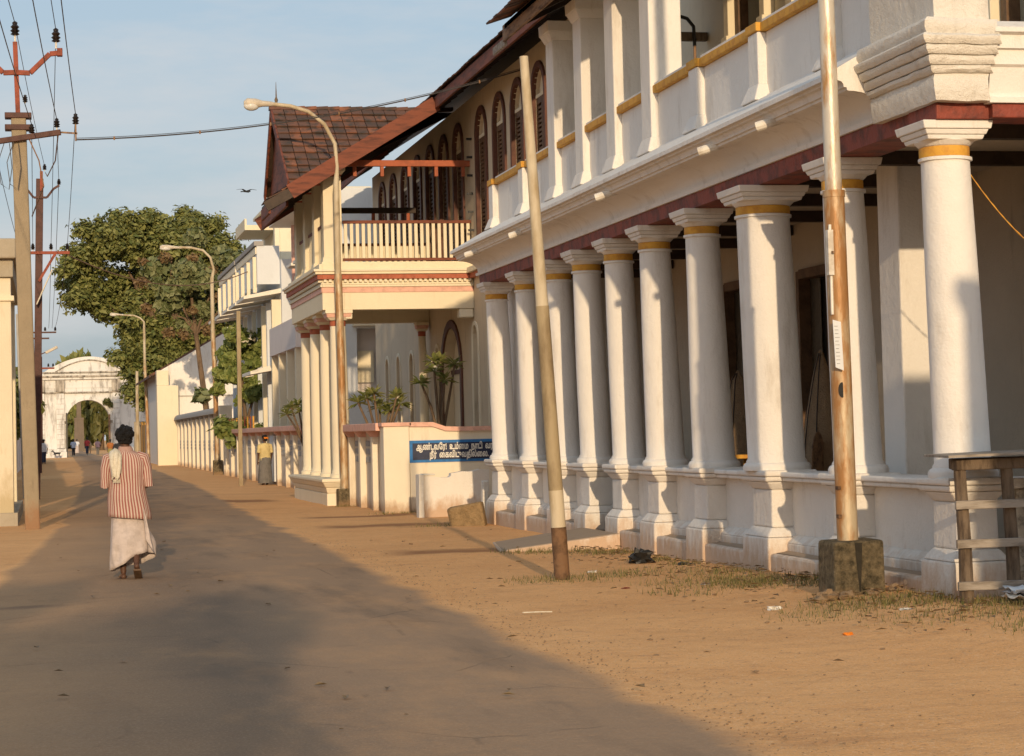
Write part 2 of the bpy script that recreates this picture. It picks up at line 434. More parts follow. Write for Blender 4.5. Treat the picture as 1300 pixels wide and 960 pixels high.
def panel(name, outer, holes, w0, w1, axis, mat, parent=None, bevel=0, label=None):
    """flat slab with openings. axis 'X': (u,v)->(y,z), thickness along x; axis 'Y': (u,v)->(x,z), thickness along y"""
    cu = bpy.data.curves.new(name, 'CURVE'); cu.dimensions = '2D'; cu.fill_mode = 'BOTH'; cu.extrude = abs(w1-w0)/2
    for pts in [outer]+list(holes):
        sp = cu.splines.new('POLY'); sp.points.add(len(pts)-1)
        for q,(a,b) in zip(sp.points, pts): q.co = (a,b,0,1)
        sp.use_cyclic_u = True
    tmp = bpy.data.objects.new(name, cu); COL.objects.link(tmp)
    dg = bpy.context.evaluated_depsgraph_get()
    me = bpy.data.meshes.new_from_object(tmp.evaluated_get(dg))
    bpy.data.objects.remove(tmp); bpy.data.curves.remove(cu)
    mid = (w0+w1)/2
    mb = MB()
    vs = [(v.co.z+mid, v.co.x, v.co.y) if axis == 'X' else (v.co.x, v.co.z+mid, v.co.y) for v in me.vertices]
    mb.add(vs, [tuple(p.vertices) for p in me.polygons])
    bpy.data.meshes.remove(me)
    return mb.build(name, mat, parent, bevel=bevel, label=label)

def copy_tree(o, parent=None):
    c = o.copy(); COL.objects.link(c)
    if parent is not None: c.parent = parent
    for ch in list(o.children): copy_tree(ch, c)
    return c

def remesh(mb, voxel, name, mat, parent, smooth_it=2):
    o = mb.build(name, mat, None)
    r = o.modifiers.new('r', 'REMESH'); r.mode = 'VOXEL'; r.voxel_size = voxel; r.use_smooth_shade = True
    if smooth_it:
        s = o.modifiers.new('s', 'SMOOTH'); s.factor = .5; s.iterations = smooth_it
    dg = bpy.context.evaluated_depsgraph_get()
    me = bpy.data.meshes.new_from_object(o.evaluated_get(dg))
    bpy.data.objects.remove(o)
    off = wloc(parent); me.transform(Matrix.Translation(-off))
    for p in me.polygons: p.use_smooth = True
    me.materials.clear(); me.materials.append(M[mat])
    n = bpy.data.objects.new(name, me); link(n, parent)
    return n

def limb(mb, p0, r0, p1, r1, seg=10):
    p0 = Vector(p0); p1 = Vector(p1)
    n = 6
    mb.tube([p0.lerp(p1, i/n) for i in range(n+1)], [r0+(r1-r0)*i/n for i in range(n+1)], seg)
    mb.ball(p0, r0, 10, 8); mb.ball(p1, r1, 10, 8)

def tile_sheet(mb, origin, du, dv, nu, nv, thick=.035, keep=None, lap=1.22):
    """clay tiles: origin at the ridge side; du along the course, dv down the slope (one tile each)"""
    du = Vector(du); dv = Vector(dv); nrm = du.cross(dv).normalized()
    if nrm.z < 0: nrm = -nrm
    o = Vector(origin)
    for j in range(nv):
        for i in range(nu):
            p = o+du*i+dv*j+(du*.5 if j % 2 else Vector())*0
            c = p+du*.5+dv*.5
            if keep and not keep(c): continue
            t = rng.uniform(.0,.018)
            a = p+du*.03+nrm*(.004+rng.uniform(0,.006)); b = p+du*.97+nrm*(.004+rng.uniform(0,.006))
            d = dv*lap
            lo = nrm*(thick+t)
            q = [a, b, b+d+lo, a+d+lo]
            th = nrm*.022
            mid_hi = nrm*.018
            mb.hexa([x-th*.2 for x in q], [x+th for x in q])

def leaves(name, clusters, n, size, mat, parent, seed=1, flat=.5, shell=.55, asp=1.6, droop=0.0):
    """a crown of many leaf-sized faces spread through the volume of its clumps"""
    r_ = random.Random(seed)
    off = wloc(parent); vs = []; fs = []
    wts = [c[3]**2.2 for c in clusters]
    for k in range(n):
        c = r_.choices(clusters, wts)[0]
        while True:
            d = Vector((r_.gauss(0,1), r_.gauss(0,1), r_.gauss(0,1)))
            if d.length > .01: break
        d.normalize()
        rad = c[3]*(shell+(1-shell)*r_.random())*(1+.45*noise.noise(d*2.0+Vector((c[0],c[1],c[2]))))
        if r_.random() < .12: rad *= r_.uniform(.3,1)
        p = Vector((c[0],c[1],c[2]))+Vector((d.x*rad, d.y*rad, d.z*rad*.85))
        nn = (d*.8+Vector((0,0,flat))+Vector((r_.gauss(0,.5), r_.gauss(0,.5), r_.gauss(0,.5)))).normalized()
        u = nn.orthogonal().normalized(); u = Quaternion(nn, r_.uniform(0,2*PI)) @ u
        if droop: u = (u*(1-droop)+Vector((0,0,-1))*droop).normalized()
        w = nn.cross(u)
        if w.length < .05: continue
        w.normalize()
        s = size*r_.uniform(.6,1.35)
        L = u*s*asp*.5; W = w*s*.5
        b = len(vs)
        vs += [p-L-off, p+W-off+nn*s*.08, p+L-off, p-W-off+nn*s*.08]
        fs.append((b,b+1,b+2,b+3))
    me = bpy.data.meshes.new(name); me.from_pydata([tuple(v) for v in vs], [], fs)
    me.materials.append(mat if not isinstance(mat,str) else M[mat]); me.update()
    o = bpy.data.objects.new(name, me); link(o, parent); return o
# ------------------------------------------------------------------ camera, sun, sky
F, CX, CY, ROLL, EYE = 2700., 650., 435., R(1.4), 1.6
d = Vector(((62-CX)/F, -(560-CY)/F, 1)).normalized()          # street direction in camera axes (x right, y up, z forward)
e = Vector((math.cos(ROLL), math.sin(ROLL), 0))
up = d.cross(e).normalized(); up = up if up.y > 0 else -up
xw = up.cross(d); xw = xw if xw.x > 0 else -xw
rows = (xw, d, up)
cam = bpy.data.cameras.new('camera'); cam.sensor_width = 36; cam.lens = F/1300*36; cam.shift_y = -45/1300
cam.clip_end = 5000; cam.clip_start = .1
co = bpy.data.objects.new('camera', cam); COL.objects.link(co); scene.camera = co
co.matrix_world = Matrix(((xw.x, xw.y, -xw.z, 0), (d.x, d.y, -d.z, 0), (up.x, up.y, -up.z, EYE), (0,0,0,1)))

SUN_EL, SUN_AZ = R(12.6), R(5.9)        # the sun stands low behind the camera, a little to the left of the street's line
sd = Vector((math.sin(SUN_AZ)*math.cos(SUN_EL), math.cos(SUN_AZ)*math.cos(SUN_EL), -math.sin(SUN_EL)))
sl = bpy.data.lights.new('sun', 'SUN'); sl.energy = 2.75; sl.angle = R(.6); sl.color = (1.0, .74, .45)
so = bpy.data.objects.new('sun', sl); COL.objects.link(so); so.rotation_euler = sd.to_track_quat('-Z', 'Y').to_euler()
so.location = (-20, -60, 30)

w = bpy.data.worlds.new('World'); scene.world = w; w.use_nodes = True
nt = w.node_tree; nt.nodes.clear()
sky = nt.nodes.new('ShaderNodeTexSky'); sky.sky_type = 'NISHITA'; sky.sun_disc = False
sky.sun_elevation = SUN_EL; sky.sun_rotation = R(180)+SUN_AZ; sky.altitude = 0; sky.air_density = 1.0; sky.dust_density = 3.2; sky.ozone_density = 1.0
bg = nt.nodes.new('ShaderNodeBackground'); bg.inputs[1].default_value = .15
wo = nt.nodes.new('ShaderNodeOutputWorld')
tc = nt.nodes.new('ShaderNodeTexCoord')
mp = nt.nodes.new('ShaderNodeMapping'); mp.inputs['Scale'].default_value = (1.2, 1.2, 5.0)
nt.links.new(tc.outputs['Generated'], mp.inputs[0])
cl = ramp(nt, noise_tex(nt, mp.outputs[0], 3.2, 8, .6), .40, .66)
hz = nt.nodes.new('ShaderNodeHueSaturation'); hz.inputs['Saturation'].default_value = .80; hz.inputs['Value'].default_value = 1.0
nt.links.new(sky.outputs[0], hz.inputs['Color'])
sepw = nt.nodes.new('ShaderNodeSeparateXYZ'); nt.links.new(tc.outputs['Generated'], sepw.inputs[0])
veil = mixc(nt, math2(nt, 'MULTIPLY', sepw.outputs[2], 3.2, True), (2.55, 2.95, 3.25), (1.95, 2.75, 3.6))   # thin milky haze, paler at the horizon
skyc = mixc(nt, .72, hz.outputs[0], veil)
skyc = mixc(nt, math2(nt, 'MULTIPLY', cl, .8), skyc, (3.75, 3.7, 3.7))
nt.links.new(skyc, bg.inputs[0]); nt.links.new(bg.outputs[0], wo.inputs[0])
vs_ = scene.view_settings; scene.display_settings.display_device = 'sRGB'
vs_.view_transform = 'Standard'; vs_.look = 'None'; vs_.gamma = 1; vs_.exposure = .30; vs_.use_curve_mapping = False
scene.cycles.use_denoising = True
scene.cycles.max_bounces = 8; scene.cycles.diffuse_bounces = 4

# ------------------------------------------------------------------ ground and road
def smooth(t): t = max(0, min(1, t)); return t*t*(3-2*t)
def gz(x, y):
    """earth heaped up against the plinth of the near house"""
    return .11*smooth((x-6.0)/1.3)*smooth((25-y)/7)*smooth((y-6)/5)
def axis_pts(lo, hi, dense0, dense1, step):
    p = [lo]; 
    a = lo
    for q in (lo*.5, lo*.2, lo*.08):
        if q < dense0 and q > lo: p.append(q)
    k = dense0
    while k < dense1+1e-6: p.append(k); k += step
    for q in (dense1+15, dense1+60, dense1+200, hi*.4, hi):
        if q > p[-1]: p.append(q)
    return sorted(set(p))
xs = axis_pts(-2500, 2500, -6, 14, .5); ys = axis_pts(-1500, 4000, -6, 60, .5)
g = MB(); vs = []; 
for y in ys:
    for x in xs:
        z = gz(x,y)
        if -6 < x < 14 and -6 < y < 60: z += .025*noise.noise(Vector((x*.7, y*.5, 0)))*smooth((x-3.2)/1.0)
        vs.append((x,y,z))
nx = len(xs)
g.add(vs, [(j*nx+i, j*nx+i+1, (j+1)*nx+i+1, (j+1)*nx+i) for j in range(len(ys)-1) for i in range(nx-1)])
ground = g.build('ground', 'sand', smooth=True, angle=60); tag(ground, kind='structure')

# the road's two edges, measured along the street
RE = [(-60,3.5),(8,3.55),(15,3.6),(29,3.95),(43,4.15),(67,4.8),(100,5.3),(125,5.55),(160,5.4),(200,5.1),(240,4.9),(330,4.9)]
LE = [(-60,-3.0),(8,-1.1),(20,-.9),(40,.1),(70,.9),(110,1.6),(160,1.9),(200,2.1),(240,2.2),(330,2.2)]
def lerp_tab(t, y):
    for (a,b),(c,e_) in zip(t, t[1:]):
        if a <= y <= c: return b+(e_-b)*(y-a)/(c-a)
    return t[-1][1]
yy = [-60,-30,-10]+[k*.5 for k in range(-10,130)]+[66+k*3 for k in range(0,89)]
vs = []; n = 11
for y in yy:
    l = lerp_tab(LE,y); r_ = lerp_tab(RE,y)
    l += .18*noise.noise(Vector((0,y*.5,3))); r_ += .16*noise.noise(Vector((5,y*.7,1)))+.07*noise.noise(Vector((9,y*3.1,1)))
    for i in range(n):
        t = i/(n-1); x = l+(r_-l)*t
        vs.append((x, y, .006+gz(x,y)+.03*math.sin(PI*t)))
fs = []; uvs = []
for j in range(len(yy)-1):
    for i in range(n-1):
        fs.append((j*n+i, j*n+i+1, (j+1)*n+i+1, (j+1)*n+i))
        uvs.append(((i/(n-1),yy[j]),((i+1)/(n-1),yy[j]),((i+1)/(n-1),yy[j+1]),(i/(n-1),yy[j+1])))
road = MB().add(vs, fs, uvs).build('road', 'road', smooth=True, angle=60); tag(road, kind='structure')

# ------------------------------------------------------------------ the white colonnaded house
H = thing('colonnaded_house', 'long whitewashed two-storey house with thick ochre-banded columns along the street', 'house', (7.4, 17, 0))
COLS = [(35.65,.20,.185),(33.3,.205,.185),(31.1,.21,.19),(29.4,.225,.20),(27.65,.22,.19),(25.9,.24,.197),(23.9,.247,.20),(21.7,.305,.285),(19.35,.232,.195),(16.95,.235,.208)]
CXC = 7.62; LEAN = -.085
for i,(cy,rb,rt) in enumerate(COLS):
    prof = [(rb+.055,1.10),(rb+.06,1.14),(rb+.045,1.17),(rb+.02,1.185),(rb+.02,1.20),(rb+.002,1.225)]
    for k in range(1,9):
        t = k/8; prof.append((rb+(rt-rb)*t+.006*math.sin(PI*t), 1.225+(3.80-1.225)*t))
    prof += [(rt+.022,3.805),(rt+.022,3.832),(rt-.004,3.836)]
    lx = rng.uniform(-.006,.006)
    c = MB().lathe(prof, CXC, cy, 32, (LEAN, lx), 1.10, 4.12, wob=.008).build('column', 'white', H, smooth=True, angle=50)
    tx = CXC+LEAN*.93
    MB().lathe([(rt+.004,3.836),(rt+.006,3.84),(rt+.006,3.918),(rt+.004,3.922)], tx, cy, 32).build('ochre_band', 'ochre', c, smooth=True)
    cap = MB()
    cap.lathe([(rt-.004,3.922),(rt+.01,3.93),(rt+.045,3.965),(rt+.05,3.972)], tx, cy, 32)
    a = rt+.04
    cap.frustum(tx,cy,3.968,4.005,a,a,a+.012,a+.012); cap.frustum(tx,cy,4.007,4.05,a+.022,a+.022,a+.04,a+.04)
    cap.frustum(tx,cy,4.052,4.122,a+.055,a+.055,a+.07,a+.066)
    cap.build('capital', 'white', c, bevel=.008)
    p = MB(); k = 1.25 if i == 7 else 1.0
    p.frustum(7.62,cy,-.1,.40,.285,.335*k,.275,.33*k); p.frustum(7.62,cy,.402,.50,.27,.32*k,.195,.255*k)
    p.frustum(7.625,cy,.50,.90,.19,.25*k,.185,.245*k); p.frustum(7.62,cy,.90,.985,.185,.245*k,.25,.30*k)
    p.frustum(7.62,cy,.987,1.04,.275,.325*k,.285,.335*k); p.frustum(7.62,cy,1.042,1.105,.30,.35*k,.295,.345*k)
    p.build('pedestal', 'white_base', c, bevel=.02)
xc = copy_tree(c, H); xc.location.x += 2.1      # the next column round the corner, on the end front
ys_ = [c[0] for c in COLS]
for a, b in zip(ys_[1:], ys_[:-1]):
    if abs(a-27.65) < .01: continue                     # the way in between the fourth and fifth columns
    lo, hi = a+.24, b-.24
    q = MB().box(7.67,7.90,lo,hi,.2,.985); q.frustum(7.67,(lo+hi)/2,.34,.42,.11,(hi-lo)/2,.02,(hi-lo)/2)
    q.box(7.56,7.67,lo,hi,.2,.34)
    w_ = q.build('balustrade_wall', 'white_base', H, bevel=.015)
    MB().box(7.53,7.98,lo-.08,hi+.08,.988,1.03).box(7.50,8.0,lo-.07,hi+.07,1.032,1.085).build('coping', 'white', w_, bevel=.015)
    MB().box(7.37,7.60,lo-.05,hi+.05,-.1,.235).build('plinth_strip', 'white_base', w_, bevel=.03)
    MB().prism_y([(7.43,.237),(7.47,.241),(7.52,.247),(7.555,.258),(7.555,.237)], lo-.02, hi+.02, 12, wob=.012).build('sand_drift', 'ramp', w_, smooth=True)
MB().box(7.50,9.98,27.98,29.06,.0,.16).box(7.62,9.98,27.98,29.06,.16,.30).build('entrance_step', 'mossy', H, bevel=.02)
MB().hexa([(5.75,27.35,-.05),(7.36,27.25,-.05),(7.36,29.3,-.05),(6.1,29.5,-.05)], [(5.75,27.35,.015),(7.36,27.25,.19),(7.36,29.3,.19),(6.1,29.5,.02)]).build('entrance_ramp', 'white_base', H, bevel=.01)
MB().hexa([(5.80,27.40,.0),(7.35,27.30,.17),(7.35,29.27,.17),(6.12,29.45,.0)],[(5.80,27.40,.022),(7.35,27.30,.196),(7.35,29.27,.196),(6.12,29.45,.025)]).build('ramp_top', 'ramp', H)
MB().box(7.98,10,16.7,27.9,.02,.30).box(7.98,10,29.1,36.1,.02,.30).build('porch_floor', 'concrete', H)
# red beam over the columns, cornice, corner block
MB().prism_y([(7.37,4.125),(7.36,4.29),(7.80,4.29),(7.80,4.125)], 16.62, 36.2, 40, wob=.012).build('red_beam', 'redbeam', H)
MB().box(7.80,11.6,16.52,16.90,4.125,4.245).build('red_beam', 'redbeam', H, bevel=.01)
prof = [(7.80,4.292),(7.33,4.292),(7.325,4.34),(7.37,4.345),(7.37,4.36)]
for k in range(9):
    t = k/8*PI/2; prof.append((7.37-.33*(1-math.cos(t)), 4.36+.20*math.sin(t)))
prof += [(7.03,4.565),(7.025,4.59),(7.00,4.592),(6.995,4.62),(6.975,4.645),(6.94,4.655),(6.935,4.675),(6.885,4.68),(6.885,4.725),(6.90,4.74),(7.46,5.06),(7.80,5.06)]
MB().prism_y(prof, 17.85, 36.35, 60, wob=.01).build('cornice', 'white', H, smooth=True, angle=28)
prof_e = [(16.9,4.247),(16.48,4.247),(16.475,4.29),(16.50,4.30),(16.50,4.33),(16.45,4.54),(16.42,4.56),(16.42,4.68),(16.38,4.69),(16.38,4.80),(16.33,4.82),(16.33,4.86),(16.55,4.95),(16.9,4.95)]
MB().prism_x(prof_e, 7.76, 11.6).build('cornice', 'white', H)
b = MB()
def ledge(z0,z1,out,n=8):
    """hand-modelled moulding round the corner block: slightly wavy courses"""
    pts = [(7.27-out,17.86),(7.27-out,16.47-out),(7.76+out*.3,16.47-out),(7.76+out*.3,17.86)]
    ring = []
    for (x0,y0),(x1,y1) in zip(pts, pts[1:]):
        for i in range(n):
            ring.append((x0+(x1-x0)*i/n, y0+(y1-y0)*i/n))
    ring.append(pts[-1])
    R_ = []
    for z,o in ((z0,-.01),(z0+(z1-z0)*.35,.018),(z0+(z1-z0)*.75,.022),(z1,-.004)):
        R_.append([(x-o+.012*noise.noise(Vector((x*6,y*6,z*9))), y-o+.012*noise.noise(Vector((x*6,y*5,z*7+4))), z+.010*noise.noise(Vector((x*7,y*7,z*3)))) for x,y in ring])
    b.loft(R_)
ledge(4.26,4.50,.0); ledge(4.49,4.56,.035); ledge(4.555,4.64,.07); ledge(4.635,4.72,.11); ledge(4.715,4.80,.145); ledge(4.795,4.93,.12); ledge(4.92,7.7,.0)
b.build('corner_block', 'white_old', H, smooth=True, angle=40)
MB().box(7.33,7.82,16.60,17.2,4.122,4.262).build('red_beam', 'redbeam', H, bevel=.01)
# end wall under the end beam, and the next column round the corner
MB().box(8.0,11.6,16.75,17.0,-.1,1.0).build('end_wall', 'mould', H, bevel=.015)
MB().box(7.95,11.6,16.68,17.06,1.0,1.09).build('coping', 'white', H, bevel=.012)
# inner walls
def r4(a,b_,c,e_): return [(a,c),(b_,c),(b_,e_),(a,e_)]
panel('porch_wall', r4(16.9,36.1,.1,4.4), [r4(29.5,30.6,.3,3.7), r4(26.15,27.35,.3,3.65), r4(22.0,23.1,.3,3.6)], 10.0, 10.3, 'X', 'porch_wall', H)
for (a,b_,t) in ((29.5,30.6,3.7),(26.15,27.35,3.65),(22.0,23.1,3.6)):
    f = MB().box(9.95,10.12,a-.02,a+.09,.3,t).box(9.95,10.12,b_-.09,b_+.02,.3,t).box(9.95,10.12,a+.09,b_-.09,t-.11,t+.02).build('door_frame', 'wood_brown', H, bevel=.006)
    MB().box(10.32,10.38,a+.02,b_-.02,.3,t-.1).build('door_leaf', 'darkdoor', f)
MB().box(7.84,10.3,35.95,36.25,.0,4.28).build('far_end_wall', 'white', H, bevel=.01)
MB().box(7.84,8.1,34.9,35.95,1.1,4.12).build('pilaster', 'white', H, bevel=.02)
MB().box(8.42,8.95,20.1,20.65,.3,4.3).frustum(8.685,20.375,.3,.5,.33,.34,.33,.34).build('inner_pier', 'white', H, bevel=.02)
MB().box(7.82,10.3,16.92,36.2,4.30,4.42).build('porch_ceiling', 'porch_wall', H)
for k in range(10):
    y = 18+k*1.9
    MB().box(7.82,9.98,y,y+.12,4.16,4.298).build('ceiling_joist', 'dark', H)
# upper floor
MB().box(7.48,10.3,17.9,36.2,4.86,5.0).build('upper_floor', 'upper_wall', H)
PIL = [31.1,29.4,27.65,25.9]; DW = [35.65,33.3,23.9,21.7,19.5]
UX = 7.48
for y in PIL:
    u = MB().box(UX,UX+.43,y-.22,y+.22,5.05,7.45).frustum(UX+.215,y,5.05,5.25,.29,.30,.225,.23).build('upper_pillar', 'white', H, bevel=.018)
    MB().frustum(UX+.215,y,7.44,7.56,.225,.225,.285,.285).frustum(UX+.215,y,7.56,7.72,.295,.295,.30,.30).build('capital', 'white', u, bevel=.01)
for y in DW:
    u = MB().box(UX,UX+.34,y-.16,y+.16,5.05,5.80).frustum(UX+.17,y,5.05,5.24,.25,.25,.175,.17).build('parapet_post', 'white', H, bevel=.015)
    MB().box(UX-.02,UX+.36,y-.18,y+.18,5.803,5.90).build('ochre_cap', 'ochre', u, bevel=.008)
allp = sorted([(y,.22) for y in PIL]+[(y,.16) for y in DW]+[(17.86,.0)])
for (a,ha),(b_,hb) in zip(allp, allp[1:]):
    lo, hi = a+ha, b_-hb
    q = MB().box(UX+.10,UX+.28,lo,hi,5.03,5.80).frustum(UX+.1,(lo+hi)/2,5.03,5.12,.09,(hi-lo)/2,.02,(hi-lo)/2).build('parapet_panel', 'white', H, bevel=.008)
    MB().box(UX+.03,UX+.34,lo+.003,hi-.003,5.802,5.895).build('ochre_cap', 'ochre', q, bevel=.008)
    MB().box(UX+.05,UX+.32,lo+.01,hi-.01,5.897,5.93).build('cap_top', 'white', q, bevel=.006)
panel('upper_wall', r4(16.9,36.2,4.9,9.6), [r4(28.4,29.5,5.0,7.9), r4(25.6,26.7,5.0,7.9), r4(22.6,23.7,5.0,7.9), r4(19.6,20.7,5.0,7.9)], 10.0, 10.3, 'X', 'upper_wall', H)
for a in (28.4,25.6,22.6,19.6):
    f = MB().box(9.94,10.1,a-.08,a+.06,5.0,7.9).box(9.94,10.1,a+1.04,a+1.18,5.0,7.9).build('door_frame', 'wood_brown', H, bevel=.006)
    MB().box(10.32,10.38,a,a+1.1,5.0,7.9).build('door_leaf', 'darkdoor', f)
    for s in (-.38, 1.22):
        MB().box(9.84,9.998,a+s,a+s+.2,5.0,8.2).box(9.80,10.0,a+s-.03,a+s+.23,7.2,7.3).build('pilaster', 'cream', H, bevel=.01)
tb = MB().box(7.9,9.99,31.05,31.17,7.50,7.63).build('tie_beam', 'wood_old', H, bevel=.01)
MB().tube([(9.2,31.0,7.05),(9.2,30.98,7.55),(9.22,30.98,7.72),(9.34,30.98,7.84),(9.5,30.98,7.86),(9.64,30.98,7.82),(9.74,30.98,7.7),(9.75,30.98,7.4)], .028, 8).build('cable_loop', 'black', tb, smooth=True)
MB().tube([(9.75,30.98,7.4),(9.75,30.98,6.3)], .022, 6).build('conduit', 'wire_brown', tb, smooth=True)
# roof over the upper floor
sl_ = .48
def wr(x): return 7.84+(x-6.88)*sl_
MB().prism_y([(6.90,7.80),(11.2,wr(11.2)-.04),(11.2,wr(11.2)-.12),(6.90,7.72)], 25.1, 31.55).build('roof_boards', 'eavewood', H)
t_ = MB()
tile_sheet(t_, (8.5,25.0,wr(8.5)), (0,.26,0), (-.30,0,-.30*sl_), 25, 6, keep=None)
t_.build('roof_tiles', 'tiles', H)
MB().box(6.90,6.95,25.1,31.7,7.55,7.80).build('fascia_board', 'eavewood', H, bevel=.006)
MB().box(6.93,6.97,31.7,32.6,7.50,7.62).build('fascia_board', 'wood_grey', H, bevel=.006)
for k in range(7):
    y = 25.2+k*1.02
    MB().bar((6.92,y,7.69),(9.98,y,7.69+3.06*sl_), .07, .11).build('rafter', 'dark', H)
MB().box(10.302,16,16.9,17.2,1.0,9.6).box(15.9,16.2,17.2,36,0,9.6).box(10.3,15.9,35.9,36.2,0,9.6).box(10.3,15.9,17.2,35.9,4.45,4.6).build('rear_wall', 'white', H)
MB().hexa([(9.95,16.3,9.62),(16.2,16.3,9.62),(16.2,36.3,9.62),(9.95,36.3,9.62)],[(11.2,16.3,10.35),(15,16.3,10.35),(15,36.3,10.35),(11.2,36.3,10.35)]).build('roof', 'tiles', H)
for (y,x0) in ((19.75,7.14),(21.6,7.12),(26.0,7.12),(31.2,7.12),(34.6,7.1)):
    MB().tube([(x0+.10,y-.05,4.66),(x0-.02,y+.02,4.60),(x0-.26,y+.16,4.53)], .05, 10).build('drain_spout', 'pvc', H, smooth=True)
# things standing in the porch
for k,(x,y,h,l) in enumerate(((9.3,24.75,2.45,'tall pale grey-green cloth bundle standing upright in the porch by the near doorway'),(9.3,28.0,2.3,'slim pale bundle standing upright in the porch by the far doorway'))):
    prof = [(.02,.30),(.16,.45),(.26,.9),(.27,1.2),(.20,1.7),(.10,2.2),(.03,h),(.005,h+.04)]
    t = thing('wrapped_bundle', l, 'bundle', (x,y,.3), 'bundles standing in the porch')
    MB().lathe(prof, x, y, 18, (0,0), 0,1, wob=.04).build('cloth', 'rubble', t, smooth=True)
    for s in range(3):
        a = 2.6+s*.7; MB().tube([(x+r__*math.cos(a)*1.03, y+r__*math.sin(a)*1.03, z) for r__,z in prof[1:-1]], .008, 5).build('seam', 'dark', t)
dsk = MB(); dsk.lathe([(.001,0),(.26,.0),(.30,.02),(.30,.035),(.001,.04)], 0, 0, 28)
dsk.v = [(9.05+v[2]+v[0]*.55, 24.35+v[0]*.75, 1.1+v[1]*1.3) for v in dsk.v]
tag(dsk.build('round_board', 'eavewood', None, bevel=.004), 'tan oval wooden board leaning inside the porch behind the thick column', 'board')
st = thing('turned_stool', 'small brown wooden stool inside the porch behind the balustrade', 'stool', (8.85,26.7,.3))
MB().lathe([(.001,1.15),(.22,1.15),(.22,1.2),(.001,1.2)], 8.85, 26.7, 18).build('seat', 'ochre', st, bevel=.005)
for sx in (-.13,.13):
    for sy in (-.13,.13):
        MB().lathe([(.025,.3),(.04,.5),(.02,.7),(.045,.85),(.025,1.0),(.03,1.15)], 8.85+sx, 26.7+sy, 10).build('leg', 'ochre', st, smooth=True)
# gilt chain across the end bay
ch = MB(); pts = []
for k in range(31):
    t = k/30; x = 7.80+2.2*t; pts.append(Vector((x, 17.1, 3.78-3.0*t*(1-t)*.9-.55*t)))
for a,b_ in zip(pts, pts[1:]): ch.tube([a,(a+b_)/2,b_], [.004,.008,.004], 5)
tag(ch.build('hanging_chain', 'ochre', None, smooth=True), 'thin gilt chain slung from the corner column of the white porch', 'chain')
# ------------------------------------------------------------------ the cream house with the projecting porch
B = thing('porch_house', 'cream two-storey house with projecting columned porch, red timber railing and tiled gable', 'house', (9.6, 48, 0))
WX = 9.6
up_c = [38.9,40.8,42.75,44.6,46.55,49.3,51.2,53.1,55.0,57.0,59.0,61.0]
lo_c = [42.4,44.2,46.0,47.8]+[52.7,54.5,56.6,58.8,60.8]
holes = []
for y in up_c: holes.append(arch_pts(y-.52,y+.52,5.95 if y < 48 else 5.62,8.25,10))
for y in lo_c: holes.append(arch_pts(y-.30,y+.30,.9,3.72 if y < 48 else 3.42,8))
holes.append(arch_pts(49.6,51.9,.5,3.05,12,1.05))
panel('street_wall', [(37.2,0),(63,0),(63,9.25),(37.2,9.25)], holes, WX, WX+.35, 'X', 'creamold', B)
MB().box(WX+.36,WX+6,37.2,37.5,0,9.2).box(WX+.36,WX+6,62.7,63,0,9.2).box(WX+5.7,WX+6,37.5,62.7,0,9.2).box(WX+.36,WX+5.7,37.5,62.7,4.9,5.1).build('rear_wall', 'cream', B)
def ring_arch(mb, c, hw, z0, zs, wd, x0, x1, rise=None, n=12):
    """arched band (frame) of width wd round an opening"""
    rise = hw if rise is None else rise
    i_ = arch_pts(c-hw, c+hw, z0, zs, n, rise); o_ = arch_pts(c-hw-wd, c+hw+wd, z0, zs, n, rise+wd)
    k = len(i_); vs = [(x,y,z) for x in (x0,x1) for (y,z) in i_+o_]
    fs = []
    for j in range(k-1):
        a,b_,c_,d_ = j, j+1, k+j+1, k+j
        q = 2*k
        fs += [(a,b_,c_,d_),(a+q,d_+q,c_+q,b_+q),(a,a+q,b_+q,b_),(d_,c_,c_+q,d_+q)]
    fs += [(0,k,3*k,2*k),(k-1,3*k-1,4*k-1,2*k-1)]
    mb.add(vs, fs)
def fill_arch(mb, c, hw, z0, zs, x0, x1, rise=None, n=10):
    pts = arch_pts(c-hw, c+hw, z0, zs, n, rise)
    k = len(pts); vs = [(x,y,z) for x in (x0,x1) for (y,z) in pts]
    fs = [(j,(j+1)%k,(j+1)%k+k,j+k) for j in range(k)]+[tuple(range(k-1,-1,-1)), tuple(range(k,2*k))]
    mb.add(vs, fs)
for y in up_c:
    z0 = 5.95 if y < 48 else 5.62
    fr = MB(); ring_arch(fr, y, .515, z0, 8.25, .13, WX-.05, WX+.05)
    fr.box(WX-.06,WX+.08,y-.66,y+.66,z0-.26,z0-.005)
    win = fr.build('window', 'wood_arch', B, bevel=.01)
    f2 = MB(); fill_arch(f2, y, .50, 8.22, 8.25, WX+.12, WX+.18); f2.build('lunette', 'creampale', win)
    s = MB()
    for a,b_ in ((y-.50,y-.01),(y+.01,y+.50)):
        s.box(WX+.05,WX+.11,a,a+.07,z0,8.21).box(WX+.05,WX+.11,b_-.07,b_,z0,8.21)
        for zz in (z0, z0+.9, z0+1.1, 8.09): s.box(WX+.052,WX+.108,a+.07,b_-.07,zz,zz+.12)
        nl = 22
        for q in range(nl):
            zz = z0+.13+(7.95-z0)*q/nl
            s.box(WX+.065,WX+.09,a+.07,b_-.07,zz,zz+.045)
    s.build('shutter', 'wood_brown', win)
    MB().box(WX+.12,WX+.16,y-.5,y+.5,z0,8.21).build('shutter_back', 'wood_brown', win)
    MB().box(WX+.04,WX+.20,y-.51,y+.51,8.212,8.28).build('transom', 'cream', win)
